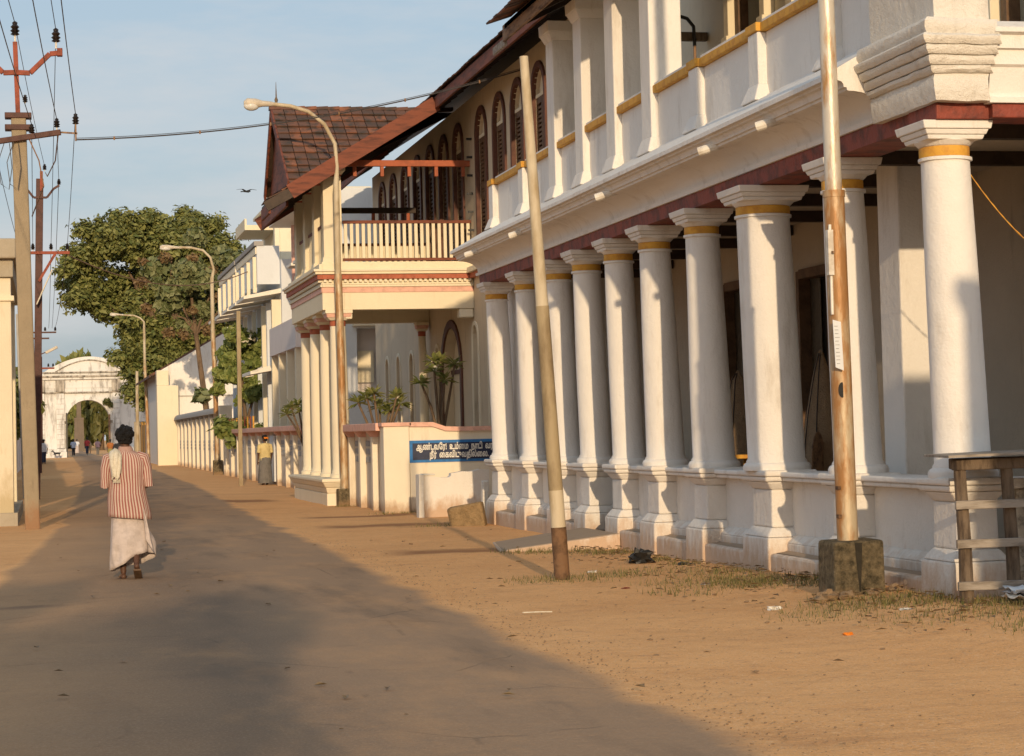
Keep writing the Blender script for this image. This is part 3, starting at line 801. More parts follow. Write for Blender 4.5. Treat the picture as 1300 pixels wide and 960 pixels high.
for y in lo_c:
    zs = 3.72 if y < 48 else 3.42
    fr = MB(); ring_arch(fr, y, .305, .9, zs, .09, WX-.03, WX+.03, n=8); win = fr.build('window', 'creampale', B, bevel=.006)
    s = MB(); fill_arch(s, y, .295, .9, zs-.35, WX+.2, WX+.25, rise=.02); s.build('shutter', 'wood_brown', win)
    s = MB(); fill_arch(s, y, .295, zs-.33, zs, WX+.18, WX+.23); s.build('lunette', 'cream', win)
fr = MB(); ring_arch(fr, 50.75, 1.155, .5, 3.05, .2, WX-.05, WX+.04, rise=1.055); dr = fr.build('arched_door', 'wood_arch', B, bevel=.01)
s = MB(); fill_arch(s, 50.75, 1.14, .5, 3.05, WX+.25, WX+.3, rise=1.04); s.build('door_leaf', 'creampale', dr)
MB().box(WX+.18,WX+.252,50.7,50.8,.5,4.0).box(WX+.18,WX+.252,49.62,51.88,3.0,3.1).build('mullion', 'wood_arch', dr)
# small black brackets up the wall beside the balcony
for k in range(7):
    MB().box(WX-.13,WX-.001,47.68,47.73,5.75+k*.42,5.80+k*.42).build('wall_bracket', 'black', B)
# eave and main roof
RS = .62
def roofz(x): return 9.22+(x-8.7)*RS
MB().prism_y([(8.70,9.22),(12.6,roofz(12.6)),(16.5,9.22),(16.5,9.14),(12.6,roofz(12.6)-.09),(8.70,9.13)], 36.4, 63.4).build('roof_boards', 'dark', B)
t_ = MB(); tile_sheet(t_, (12.0,36.4,roofz(12.0)+.01), (0,.27,0), (-.30,0,-.30*RS), 100, 11); t_.build('roof_tiles', 'tiles', B)
MB().box(8.68,8.74,36.4,47.38,8.93,9.19).build('fascia_board', 'wood_red', B, bevel=.006)
MB().box(8.68,8.74,54.7,63.4,8.93,9.19).build('fascia_board', 'wood_red', B, bevel=.006)
for k in range(34):
    y = 36.7+k*.8
    MB().bar((8.78,y,9.10),(9.6,y,9.10+.82*RS), .08, .12).build('rafter', 'dark', B)
# porch: street columns on their pedestal
PX = 6.50
pc = [48.15,50.0,51.95,53.85]
pd = MB().box(6.08,6.75,47.62,54.1,-.1,.27).frustum(6.41,50.86,.27,.40,.32,3.24,.36,3.30).frustum(6.41,50.86,.40,.52,.37,3.32,.44,3.42).box(5.95,6.85,47.42,54.30,.522,.60).build('porch_pedestal', 'creampale', B, bevel=.02)
def porch_col(x,y,z0=.6,k_=1.0):
    prof = [(.27,z0),(.27,z0+.08),(.235,z0+.10),(.225,z0+.17),(.21,z0+.2)]
    for k in range(1,8):
        t = k/7; prof.append((.21-.035*t+.006*math.sin(PI*t), z0+.2+(4.05-z0-.2)*t))
    prof = [(r0_*k_,z) for r0_,z in prof]
    c = MB().lathe(prof, x, y, 24, (-.03,0), z0, 4.05).build('porch_column', 'creampale', B, smooth=True, angle=50)
    MB().lathe([(.18*k_,4.052),(.185*k_,4.06),(.185*k_,4.17),(.18*k_,4.175)], x-.03, y, 24).build('neck_band', 'bandred', c, smooth=True)
    k = MB().frustum(x-.03,y,4.177,4.24,.19*k_,.19*k_,.26*k_,.26*k_).build('capital', 'creampale', c, bevel=.006)
    MB().frustum(x-.03,y,4.242,4.33,.27*k_,.27*k_,.29*k_,.29*k_).build('abacus', 'bandpink', c, bevel=.008)
    MB().box(x-.03-.31*k_,x-.03+.31*k_,y-.31*k_,y+.31*k_,4.332,4.41).build('abacus_top', 'creampale', c, bevel=.008)
for y in pc: porch_col(PX,y)
porch_col(9.42,53.75,.1,.55)
# porch storey deck with its string courses
X0, Y0, Y1 = 6.10, 47.86, 54.1
MB().box(X0,WX-.005,Y0,Y1,4.88,5.50).box(X0,X0+.5,Y0,Y1,4.41,4.88).box(X0+.5,WX-.005,Y0,Y0+.35,4.41,4.88).box(X0+.5,WX-.005,Y1-.35,Y1,4.41,4.88).build('porch_deck', 'cream', B, bevel=.01)
def course(name, z0, z1, out, mat):
    MB().box(X0-out,X0-.001,Y0-out,Y1+out,z0,z1).box(X0,WX-.01,Y0-out,Y0-.001,z0,z1).box(X0,WX-.01,Y1+.001,Y1+out,z0,z1).build(name, mat, B, bevel=.006)
course('pink_band', 4.80, 4.92, .02, 'bandpink'); course('moulding', 4.925, 4.975, .05, 'cream'); course('moulding', 4.98, 5.02, .03, 'creampale')
course('red_band', 5.10, 5.205, .12, 'bandred'); course('moulding', 5.21, 5.27, .17, 'cream'); course('moulding', 5.272, 5.325, .21, 'creampale'); course('moulding', 5.33, 5.45, .07, 'cream')
dn = MB()
x = X0+.03
while x < WX-.1: dn.box(x,x+.06,Y0-.09,Y0-.004,5.035,5.095); x += .115
y = Y0
while y < Y1: dn.box(X0-.09,X0-.004,y,y+.06,5.035,5.095); y += .115
dn.build('dentil_course', 'creampale', B)
MB().box(WX-.12,WX-.002,37.2,47.73,5.10,5.205).build('red_band', 'bandred', B, bevel=.005)
MB().box(WX-.20,WX-.002,37.2,47.68,5.21,5.33).build('moulding', 'cream', B, bevel=.005)
for x in (X0+.52, WX-.35):
    MB().prism_x([(Y0+.02,4.41),(Y0+.33,4.41),(Y0+.33,4.2),(Y0+.02,4.2)], x, x+.16 if x < 8 else x+.34).build('corner_corbel', 'creampale', B, bevel=.03)
# upper posts
PX = 6.35
def zext(x): return 6.86+(x-4.9)*.60
for i,y in enumerate([48.15,49.9,51.75,53.6]):
    hy = .19
    p = MB().box(PX-.18,PX+(.24 if i == 0 else .18),y-hy,y+hy,5.50,7.46).frustum(PX,y,5.5,5.62,.22,.24,.2,.2).build('upper_post', 'cream', B, bevel=.01)
    MB().frustum(PX+.02,y,7.46,7.50,.21,.20,.23,.22).build('red_line', 'bandred', p)
    MB().frustum(PX+.02,y,7.502,7.58,.24,.23,.30,.29).build('capital', 'creampale', p, bevel=.006)
    MB().frustum(PX+.02,y,7.582,7.64,.31,.30,.31,.30).build('capital_top', 'creampale', p, bevel=.006)
# timber railings
def railing(a, b, n):
    a = Vector(a); b = Vector(b)
    r = MB().bar(a+Vector((0,0,6.42)), b+Vector((0,0,6.42)), .10, .07).bar(a+Vector((0,0,5.56)), b+Vector((0,0,5.56)), .08, .06).build('railing', 'wood_red', B, bevel=.005)
    for k in range(n):
        p = a.lerp(b, (k+.5)/n)
        MB().box(p.x-.036,p.x+.036,p.y-.03,p.y+.03,5.592,6.383).build('baluster', 'cream', r)
railing((PX+.26,48.02,0),(WX-.01,48.02,0),22)
railing((PX+.26,53.85,0),(WX-.01,53.85,0),20)
for a,b_ in zip([48.36,50.10,51.95],[49.70,51.55,53.40]): railing((PX-.05,a,0),(PX-.05,b_,0),9)
# timber tie beams
bm_ = MB().box(PX+.33,WX+.0,47.98,48.1,7.70,7.84).build('tie_beam', 'wood_beam', B, bevel=.006)
for k in range(5):
    x = 6.92+k*.63; MB().box(x-.04,x+.04,47.99,48.09,7.47,7.698).build('hanger', 'wood_beam', bm_, bevel=.004)
bm_ = MB().box(PX+.33,WX-.3,53.7,53.82,7.22,7.36).build('tie_beam', 'dark', B, bevel=.006)
for k in range(3):
    x = 7.3+k*.9; MB().box(x-.04,x+.04,53.71,53.81,6.99,7.218).build('hanger', 'wood_beam', bm_, bevel=.004)
# porch roof: pent running down from the main eave, with a cross gable over it
VY0, VY1 = 47.3, 54.8
MB().prism_y([(5.46,zext(5.46)),(8.9,zext(8.9)),(8.9,zext(8.9)-.08),(5.46,zext(5.46)-.09)], VY0+.02, VY1-.02).prism_y([(4.88,6.86),(5.458,zext(5.458)),(5.458,zext(5.458)-.09),(4.88,6.77)], VY0+.02, 49.0).build('porch_roof_boards', 'dark', B)
t_ = MB(); tile_sheet(t_, (8.86,VY0+.02,zext(8.86)), (0,.268,0), (-.30,0,-.18), 28, 13, keep=lambda c: c.x > 5.45 or c.y < 49.0); t_.build('porch_roof_tiles', 'tiles', B)
for y in (VY0, VY1):
    MB().bar((5.35,y,zext(5.35)-.10),(8.72,y,zext(8.72)-.10), .05, .34, ).build('barge_board', 'wood_red', B, bevel=.006)
MB().bar((4.80,VY0+.0,zext(4.8)-.10),(5.42,VY0+.0,zext(5.42)-.13), .04, .22).build('barge_board', 'dark', B)
MB().box(4.86,4.92,VY0+.03,48.98,6.55,6.80).box(5.44,5.50,49.0,VY1-.03,6.90,7.14).build('fascia_board', 'wood_red', B, bevel=.006)
for k in range(9):
    y = VY0+.4+k*.84
    x0 = 4.98 if y < 48.9 else 5.55
    MB().bar((x0,y,zext(x0)-.14),(8.8,y,zext(8.8)-.14), .07, .10).build('rafter', 'dark', B)
GR, GS, GX, YC = 9.46, .64, 5.36, 51.0
def gable_keep(sgn):
    return lambda c: c.z > zext(c.x)-.02 and c.x > GX-.3
for sgn,gs,ln in ((-1,GS,3.4),(1,1.0,1.9)):
    t_ = MB()
    tile_sheet(t_, (GX,YC,GR), (.27,0,0), (0,sgn*.30,-.30*gs) if sgn < 0 else (0,.212,-.212), 18, 12 if sgn < 0 else 9, keep=gable_keep(sgn), thick=.04)
    t_.build('gable_tiles', 'tiles', B)
    MB().add([(GX+.05,YC,GR-.06),(9.9,YC,GR-.06),(5.62,YC+sgn*ln,GR-.06-ln*gs),(GX+.05,YC+sgn*ln,GR-.06-ln*gs)], [(0,1,2,3)]).build('gable_boards', 'dark', B)
    MB().bar((GX-.01,YC,GR-.06),(GX-.01,YC+sgn*ln,GR-.06-ln*gs), .05, .2).build('gable_board', 'wood_red', B, bevel=.005)
rt = MB()
for k in range(16):
    x = GX-.06+k*.28
    a = [(x+.0,YC-.13,GR-.03),(x+.0,YC-.07,GR+.055),(x+.0,YC+.07,GR+.055),(x+.0,YC+.13,GR-.03)]
    b_ = [(x+.30,p[1]*1.0,p[2]+.018) for p in a]
    rt.add(a+b_, [(0,1,5,4),(1,2,6,5),(2,3,7,6),(3,2,1,0),(4,5,6,7),(0,4,7,3)])
rt.build('ridge_tiles', 'tiles', B)
MB().lathe([(.03,9.45),(.05,9.55),(.03,9.62),(.045,9.68),(.018,9.75),(.004,10.12)], GX+.12, YC, 10).build('finial', 'wood_old', B, smooth=True)
MB().add([(GX+.12,YC-3.2,GR-.1-3.2*GS),(GX+.12,YC+1.8,GR-.1-1.8),(GX+.12,YC,GR-.12)], [(0,1,2)]).build('gable_infill', 'wood_red', B)
# porch floor
MB().box(6.86,WX-.01,47.9,54.0,-.05,.12).build('porch_floor', 'concrete', B)

# ------------------------------------------------------------------ boundary walls
def fin_wall(name, label, X, ys, y0, y1, ztop, capmat, capz0, round_cap=False):
    W = thing(name, label, 'wall', (X, (y0+y1)/2, 0))
    MB().box(X+.14,X+.30,y0,y1,-.1,capz0).build('wall_panel', 'panelgrey', W)
    v = MB()
    for a,b_ in zip(ys[:-1], ys[1:]):
        if b_-a < .6: continue
        y = a+.25
        while y < b_-.30:
            for q in range(3):
                z = .98+q*.17; v.box(X+.115,X+.138,y,y+.13,z,z+.12)
            y += .2
    o = v.build('vent_blocks', 'gridgrey', W)
    for y in ys:
        f = MB().box(X,X+.139,y-.12,y+.12,-.1,capz0-.12).build('pilaster', 'creamwall', W, bevel=.012)
        MB().hexa([(X+.0,y-.12,capz0-.118),(X+.139,y-.12,capz0-.118),(X+.139,y+.12,capz0-.118),(X+.0,y+.12,capz0-.118)],[(X-.10,y-.14,capz0-.002),(X+.139,y-.14,capz0-.002),(X+.139,y+.14,capz0-.002),(X-.10,y+.14,capz0-.002)]).build('bracket', capmat, f)
    if round_cap:
        prof = [(X+.16+.26*math.cos(PI*k/10), capz0+.02+.30*math.sin(PI*k/10)) for k in range(11)]
        MB().prism_y(prof, y0-.05, y1+.05).build('coping', capmat, W, smooth=True)
    else:
        MB().box(X-.11,X+.33,y0,y1,capz0,ztop).build('coping', capmat, W, bevel=.015)
    return W
XW = 6.52
W1 = fin_wall('boundary_wall', 'low cream boundary wall with pilasters and pink coping in front of the porch house', XW, [43.7,45.5,47.2], 42.35, 47.4, 1.80, 'bandpink', 1.64)
MB().box(XW-.02,XW+.5,41.9,42.34,-.1,1.72).build('corner_pier', 'creamwall', W1, bevel=.015)
MB().box(XW-.06,XW+.54,41.86,42.38,1.722,1.80).build('pier_cap', 'bandpink', W1, bevel=.01)
pts = [(XW+.51,-.1),(9.55,-.1),(9.55,1.58)]
prof = [(9.55,1.60),(8.0,1.60),(7.75,1.61),(7.5,1.70),(XW+.505,1.71)]
panel('side_wall', [(XW+.51,-.1),(9.55,-.1)]+prof, [], 41.92, 42.22, 'Y', 'creamwall', W1)
capv = MB()
for (a,za),(b_,zb) in zip(prof, prof[1:]):
    capv.hexa([(b_,41.86,zb+.002),(a,41.86,za+.002),(a,42.27,za+.002),(b_,42.27,zb+.002)],[(b_,41.86,zb+.09),(a,41.86,za+.09),(a,42.27,za+.09),(b_,42.27,zb+.09)])
capv.build('coping', 'bandpink', W1)
W1b = fin_wall('boundary_wall', 'long cream pilastered wall with pink coping beyond the porch, a woman standing by it', 7.08, [56.5,58.8,61.0,63.2,65.4,67.9,71.6,74.0,76.6,79.4,82.6,85.4,88.0], 54.35, 88.6, 1.88, 'bandpink', 1.72)
MB().box(7.13,7.19,69.2,70.6,.1,1.6).build('gate_leaf', 'bluewhite', W1b, bevel=.01)
W2 = fin_wall('boundary_wall', 'taller pilastered wall with rounded grey coping behind the second street lamp', 7.30, [96+3.2*k for k in range(10)], 93.2, 126.5, 3.0, 'grey_cap', 2.62, True)
MB().box(7.2,7.75,92.4,93.2,-.1,2.95).build('end_pier', 'creamwall', W2, bevel=.02)
MB().box(7.75,8.6,92.5,92.8,-.1,2.4).box(7.08,7.3,88.65,89.0,-.1,1.8).build('return_wall', 'creamwall', W2)

# painted sign
SG = thing('wall_sign', 'dark blue painted sign with white Tamil lettering on the cream wall', 'sign', (7.9, 41.9, 1.2))
MB().box(7.02,8.95,41.90,41.919,.99,1.43).build('border', 'blue', SG)
MB().box(7.08,8.91,41.885,41.8985,1.045,1.375).build('panel', 'navy', SG)
def lettering(txt, xc, zc, size, w):
    c = bpy.data.curves.new('lettering', 'FONT'); c.body = txt; c.size = size; c.align_x = 'CENTER'; c.fill_mode = 'NONE'; c.bevel_depth = size*.036; c.bevel_resolution = 1
    c.space_character = 1.0
    tmp = bpy.data.objects.new('tmp', c); COL.objects.link(tmp)
    dg = bpy.context.evaluated_depsgraph_get(); me = bpy.data.meshes.new_from_object(tmp.evaluated_get(dg))
    bpy.data.objects.remove(tmp); bpy.data.curves.remove(c)
    xs_ = [v.co.x for v in me.vertices]; k = w/(max(xs_)-min(xs_)); x0 = (max(xs_)+min(xs_))/2
    mb = MB(); mb.add([(xc+(v.co.x-x0)*k, 41.881+v.co.z*.2, zc+v.co.y) for v in me.vertices], [tuple(p.vertices) for p in me.polygons])
    bpy.data.meshes.remove(me)
    mb.build('lettering', 'letter', SG, fixn=False)
lettering('\u0b86\u0ba3\u0bcd\u0b9f\u0bb5\u0bc7\u0bb0!  \u0b89\u0bae\u0bcd\u0bc8\u0bae  \u0ba8\u0bbe\u0b9f\u0bbf  \u0bb5\u0bb0\u0bc1', 7.96, 1.245, .165, 1.62)
lettering('\u0ba8\u0bc0\u0bb0\u0bcd  \u0bc8\u0b95\u0bb5\u0bbf\u0b9f\u0bc1\u0bb5\u0ba4\u0bbf\u0bb2\u0bcd\u0bc8\u0bb2.', 8.02, 1.085, .165, 1.20)
# broken white wall stub and its post
LW = thing('broken_wall', 'crumbling low whitewashed wall with a ragged top below the painted sign', 'wall', (7.5, 39.5, 0))
panel('wall_panel', [(6.80,-.1),(8.12,-.1),(8.12,.86),(7.95,.87),(7.75,.83),(7.6,.84),(7.45,.815),(7.39,.81),(7.385,.76),(7.35,.735),(7.2,.735),(7.0,.765),(6.80,.775)], [], 39.45, 39.68, 'Y', 'white_base', LW, bevel=.012)
MB().box(6.76,6.86,39.40,39.72,-.1,.80,j=.01).box(6.84,7.08,39.42,39.70,.775,.81,j=.008).build('wall_end', 'white_old', LW, bevel=.01)
tag(MB().frustum(7.62,37.4,-.1,.70,.07,.09,.06,.08).build('stone_post', 'white_old', None, bevel=.02), 'short white stone post beside the first column and broken wall', 'post')
s_ = MB(); s_.hexa([(6.60,35.35,-.05),(7.14,35.05,-.05),(7.30,35.65,-.05),(6.75,35.9,-.05)],[(6.52,35.3,.30),(7.06,35.02,.42),(7.22,35.62,.40),(6.66,35.88,.30)])
tag(s_.build('stone_block', 'stone', None, bevel=.04), 'weathered yellow-brown stone block lying tilted by the far end of the colonnade', 'stone')
# ------------------------------------------------------------------ houses further along
D1 = thing('apartment_building', 'tall cream and pale-blue block with balcony bands and white sunshades behind the bushy tree', 'building', (8.6, 88, 0))
X = 8.6
MB().box(X,X+7,79.5,98,0,8.2).build('wall', 'bluewhite', D1)
MB().box(X+.3,X+4.5,82.5,89.5,8.2,11.15).box(X+.1,X+.3,82.5,83.0,8.2,11.3).build('stair_tower', 'cream', D1, bevel=.02)
MB().prism_x([(85.3,11.15),(87.4,11.15),(86.4,11.75)], X+.25, X+4.5).box(X-.05,X+4.6,82.4,89.6,10.62,10.74).build('tower_parapet', 'cream', D1)
MB().box(X-.9,X+.3,84.2,88.4,9.75,9.95).box(X-.9,X-.82,84.2,88.4,9.95,10.2).build('tower_canopy', 'cream', D1)
for (a,b_) in ((80.0,88.4),(88.9,97.6)):
    q = MB().box(X-.85,X-.70,a,b_,7.3,8.75).box(X-.699,X-.001,a,a+.15,7.3,8.75).build('balcony_wall', 'bluewhite', D1)
    MB().box(X-.95,X-.6,a-.05,b_+.05,8.752,8.92).build('coping', 'grey_cap', q)
    MB().box(X-.90,X-.851,a+.1,b_-.1,8.45,8.70).build('cream_band', 'creampale', q)
    n = 4
    for k in range(n):
        y = a+.3+(b_-a-.8)*k/(n-1); MB().box(X-.98,X-.852,y,y+.25,7.0,8.35).build('post', 'cream', q)
for k,(a,b_) in enumerate(((79.7,82.9),(83.5,86.5),(87.3,90.3),(91,94),(94.6,97.6))):
    MB().hexa([(X-1.4,a,6.72),(X-.0,a,6.95),(X,b_,6.95),(X-1.4,b_,6.72)],[(X-1.4,a,6.84),(X,a,7.12),(X,b_,7.12),(X-1.4,b_,6.84)]).build('sunshade', 'slab', D1)
for k,(a,b_) in enumerate(((79.7,83.2),(86,89.5),(92,95.5))):
    MB().hexa([(X-1.2,a,3.9),(X-.0,a,4.1),(X,b_,4.1),(X-1.2,b_,3.9)],[(X-1.2,a,4.02),(X,a,4.35),(X,b_,4.35),(X-1.2,b_,4.02)]).build('sunshade', 'slab', D1)
for k in range(10):
    y = 79.8+k*1.95; MB().box(X-.35,X-.001,y,y+.3,0,6.7).build('pilaster', 'cream' if k % 2 == 0 else 'bluewhite', D1)
for k in range(9):
    y = 80.4+k*1.95
    for z in (1.0,4.5):
        f = MB().box(X-.05,X-.002,y,y+1.05,z,z+1.7).build('window', 'bluewhite', D1)
        MB().box(X-.06,X-.052,y+.1,y+.95,z+.1,z+1.6).build('pane', 'dark', f)
for k in range(14):
    MB().bar((X-1.1,80+k*1.2,.3),(X-1.1,80+k*1.2,2.35),.06,.06,(0,1,0)).build('fence_post', 'rediron' if k%2 else 'ochre', D1)
D2 = thing('apartment_building', 'pale pink-white house with orange downpipe and slab roof just left of the porch columns', 'building', (8.9, 71, 0))
X = 8.9
MB().box(X,X+6,66.6,78.4,0,9.3).build('wall', 'pinkwhite', D2)
panel('end_wall', r4(X,X+6,0,9.3), [r4(9.45,10.15,2.9,4.9)], 65.9, 66.598, 'Y', 'bluewhite', D2)
MB().box(9.3,10.3,65.6,65.898,4.95,5.4).build('balcony_parapet', 'cream', D2); MB().box(9.55,10.05,66.45,66.59,3.2,4.2).build('window', 'cream', D2)
MB().box(X-.8,X+6.2,71.0,78.8,9.3,9.45).build('roof_slab', 'slab', D2); MB().box(X-.75,X+6.2,71.1,78.7,9.452,9.6).build('roof_edge', 'bandpink', D2)
MB().box(X-.9,X-.001,70,78.4,4.5,4.65).box(X-.9,X-.78,70,78.4,4.651,5.5).box(X-.779,X-.001,70,70.12,4.651,5.5).build('balcony', 'pinkwhite', D2)
for y in (70.4,73,75.6,78): MB().box(X-.86,X-.56,y,y+.3,0,4.5).build('pillar', 'cream', D2)
for y in (71.5,76.8): MB().tube([(X-.12,y,.2),(X-.12,y,9.2)],.09,8).build('downpipe', 'bandpink', D2, smooth=True)
for y in (67.3,72.6,74.6):
    for z in (1.2,5.6):
        f = MB().box(X-.06,X-.002,y,y+1.1,z,z+1.8).build('window', 'cream', D2); MB().box(X-.07,X-.062,y+.12,y+.98,z+.1,z+1.7).build('pane', 'dark', f)
        MB().box(X-.5,X-.002,y-.15,y+1.25,z+1.95,z+2.05).build('sunshade', 'slab', D2)
E_ = thing('gabled_house', 'low white gabled house with a bare wall beyond the grey-coped wall', 'house', (6.5, 128, 0))
panel('gable_wall', [(6.5,0),(17.5,0),(17.5,5.6),(12.0,8.75),(6.5,5.6)], [], 128.0, 128.4, 'Y', 'white', E_)
MB().box(6.5,6.8,128.4,148,0,5.6).build('side_wall', 'white', E_); MB().box(17.2,17.5,128.4,148,0,5.6).build('side_wall', 'white', E_)
MB().box(6.9,17.4,127.95,127.998,4.05,4.12).build('string_course', 'concrete_grey', E_)
for a,b_ in (((5.9,5.28),(12.0,8.78)),((18.1,5.28),(12.0,8.78))):
    MB().hexa([(a[0],128.4,a[1]-.06),(b_[0],128.4,b_[1]-.06),(b_[0],148,b_[1]-.06),(a[0],148,a[1]-.06)],[(a[0],128.4,a[1]+.1),(b_[0],128.4,b_[1]+.1),(b_[0],148,b_[1]+.1),(a[0],148,a[1]+.1)]).build('roof', 'tiles', E_)
tag(MB().box(6.25,7.5,126.6,127.9,-.1,4.7).box(6.25,6.95,126.65,127.85,4.7,5.6).build('gate_pier', 'cream', None, bevel=.03), 'broad cream pier with a stepped top at the corner of the gabled house', 'pier')
FN = thing('board_fence', 'ochre board fence between two thin poles near the white gateway', 'fence', (7.4, 152, 0))
for k in range(13):
    y = 146+k*1.3; MB().box(6.75,6.82,y,y+1.22,0,2.6+.12*((k*7)%3)).build('board', 'ochre' if k % 3 else 'eavewood', FN)
MB().box(6.83,6.93,146,163,.5,.62).box(6.83,6.93,146,163,1.9,2.02).build('rail', 'wood_old', FN)
RW = MB().box(6.3,9,163.2,163.8,-.1,2.9,j=.05)
tag(RW.build('rubble_wall', 'concrete', None), 'grey weathered wall stub beside the ochre board fence', 'wall')

# ------------------------------------------------------------------ the old town gateway
G = thing('town_gateway', 'weathered white arched gateway with a curved pediment closing the street', 'gateway', (3.66, 205, 0))
aL, aR = 1.62, 5.70; cx_ = (aL+aR)/2
def seg(x0,x1,z0,rise,n=16):
    return [(x0+(x1-x0)*k/n, z0+rise*math.sin(PI*k/n)**.9) for k in range(n+1)]
outer = [(-1.1,-.1),(aL,-.1),(aL,3.35)]+[(cx_-(aR-aL)/2*math.cos(PI*k/14), 3.35+(aR-aL)/2*math.sin(PI*k/14)) for k in range(1,14)]+[(aR,3.35),(aR,-.1),(9.9,-.1),(9.9,7.9),(8.1,7.9)]+list(reversed(seg(-.4,8.0,8.05,1.45)))+[(-.45,7.9),(-1.1,7.9)]
panel('wall', outer, [], 205, 207.6, 'Y', 'gatewhite', G)
def gb(name, x0,x1,z0,z1,o,mat='gatewhite'): return MB().box(x0,x1,205-o,204.999,z0,z1,j=.015).build(name, mat, G)
gb('cornice', -1.35,10.1,7.55,7.72,.45,'gatestain'); gb('cornice', -1.25,10.0,7.35,7.53,.28)
gb('attic_band', -.5,8.1,7.95,8.08,.2,'gatestain'); gb('entablature', -1.2,9.95,6.05,6.18,.22,'gatestain'); gb('frieze', -1.1,9.9,6.55,7.1,.06)
for x0,x1 in ((-.95,-.35),(.75,1.45),(5.95,6.6),(8.75,9.4)):
    pl = gb('pilaster', x0,x1,.9,6.03,.25); 
    for k in range(10): MB().box(x0-.01,x1+.01,204.73,204.748,1.2+k*.48,1.225+k*.48).build('joint', 'gatestain', pl)
    MB().box(x0-.05,x1+.05,204.6,204.998,6.2,7.3).build('pilaster_block', 'gatestain', pl)
for x0,x1 in ((-1.3,aL+.02),(aR-.02,10.1)):
    gb('plinth', x0,x1,-.1,.55,.6); gb('plinth_step', x0+.05,x1-.05,.55,.85,.4)
for s in (aL-.32, aR+.0): gb('impost', s,s+.32,3.2,3.45,.12,'gatestain')
fr = MB()
for k in range(14):
    a0 = PI*k/14; a1 = PI*(k+1)/14; r0, r1 = 2.05, 2.35
    q = [(cx_-r*math.cos(a), 3.35+r*math.sin(a)) for r,a in ((r0,a0),(r1,a0),(r1,a1),(r0,a1))]
    fr.hexa([(x,204.9,z) for x,z in q],[(x,204.998,z) for x,z in q])
fr.build('arch_ring', 'gatewhite', G)
sgm = MB(); pts = seg(.6,7.1,7.98,1.15)
for (x0,z0),(x1,z1) in zip(pts,pts[1:]):
    sgm.hexa([(x0,204.85,z0),(x1,204.85,z1),(x1,204.998,z1),(x0,204.998,z0)],[(x0,204.85,z0+.09),(x1,204.85,z1+.09),(x1,204.998,z1+.09),(x0,204.998,z0+.09)])
sgm.build('pediment_moulding', 'gatestain', G)
MB().box(aL-.03,aL+.12,204.6,205.2,0,4.2).build('gate_leaf', 'black', G)
MB().box(aR-.15,aR+.02,204.8,205.6,0,4.0).build('gate_leaf', 'eavewood', G)
tag(MB().box(-3.6,-1.3,204.5,205.2,-.1,4.2,j=.03).build('side_wall', 'gatewhite'), 'stained white wall continuing left of the gateway', 'wall')
tag(MB().box(10.1,16,205.4,206.0,-.1,4.6,j=.03).build('side_wall', 'gatewhite'), 'stained white wall continuing right of the gateway behind the big tree', 'wall')
O = thing('stone_obelisk', 'brown stone memorial obelisk seen through the gateway arch', 'monument', (3.6, 318, 0))
MB().frustum(4.35,318,0,4.6,.75,.75,.65,.65).frustum(4.35,318,4.6,4.9,.7,.7,.68,.68).build('pedestal', 'obelisk', O); MB().frustum(4.35,318,4.9,11.5,.34,.34,.24,.24).build('shaft', 'obelisk', O)

# ------------------------------------------------------------------ left side of the street
V = thing('veranda_house', 'cream square pillar and weathered concrete slab of a veranda house at the left edge', 'house', (-1.2, 42, 0))
MB().box(-1.3,-.67,41.8,42.35,-.1,4.75).build('pillar', 'pillar', V, bevel=.015); MB().box(-1.36,-.61,41.74,42.41,4.30,4.40).build('pillar_band', 'cream', V, bevel=.01)
MB().box(-6,-.62,41.7,50.5,4.752,5.1).build('beam', 'concrete', V, bevel=.02); MB().box(-6.1,-.56,41.5,50.7,5.1,5.48).build('roof_slab', 'concrete', V, bevel=.03)
MB().box(-1.3,-.72,49.5,50.1,-.1,4.75).build('pillar', 'cream', V, bevel=.015)
panel('wall', r4(42,50.5,0,4.75), [r4(45,46.1,.3,2.4)], -2.9, -2.6, 'X', 'concrete_grey', V); MB().box(-2.88,-2.8,45,46.1,.3,2.4).build('door', 'darkdoor', V)
MB().box(-2.6,-.6,41.6,50.5,-.1,.25).build('veranda_floor', 'concrete', V)
tag(MB().tube([(-.43,43.2,.9),(-.53,43.2,5.3)], .048, 10).tube([(-.43,43.2,.9),(-.43,43.2,-.1)],.05,10).build('drain_pipe', 'pvc', None, smooth=True), 'white vertical drain pipe between the cream pillar and the concrete pole', 'pipe')
L2 = thing('row_house', 'low whitewashed row house set back on the left beyond the poles', 'house', (-1.7, 70, 0))
panel('wall', r4(56,92,0,4.2), [r4(58+5*k,59.2+5*k,.3,2.4) for k in range(7)], -2.0, -1.7, 'X', 'bluewhite', L2)
for k in range(7): MB().box(-1.98,-1.9,58+5*k,59.2+5*k,.3,2.4).build('door', 'darkdoor', L2)
MB().hexa([(-1.3,55.7,4.0),(-1.3,92.3,4.0),(-8,92.3,6.5),(-8,55.7,6.5)],[(-1.3,55.7,4.12),(-1.3,92.3,4.12),(-8,92.3,6.62),(-8,55.7,6.62)]).build('roof', 'tiles', L2)
MB().box(-8,-2.0,56,56.3,0,5.0).build('end_wall', 'bluewhite', L2)
L3 = thing('row_house', 'farther row house with a reddish front wall left of the gateway', 'house', (-1.4, 130, 0))
panel('wall', r4(100,170,0,3.6), [r4(104+8*k,105.4+8*k,.2,2.4) for k in range(8)], -1.9, -1.6, 'X', 'pinkwhite', L3)
for k in range(8): MB().box(-1.88,-1.8,104+8*k,105.4+8*k,.2,2.4).build('door', 'darkdoor', L3)
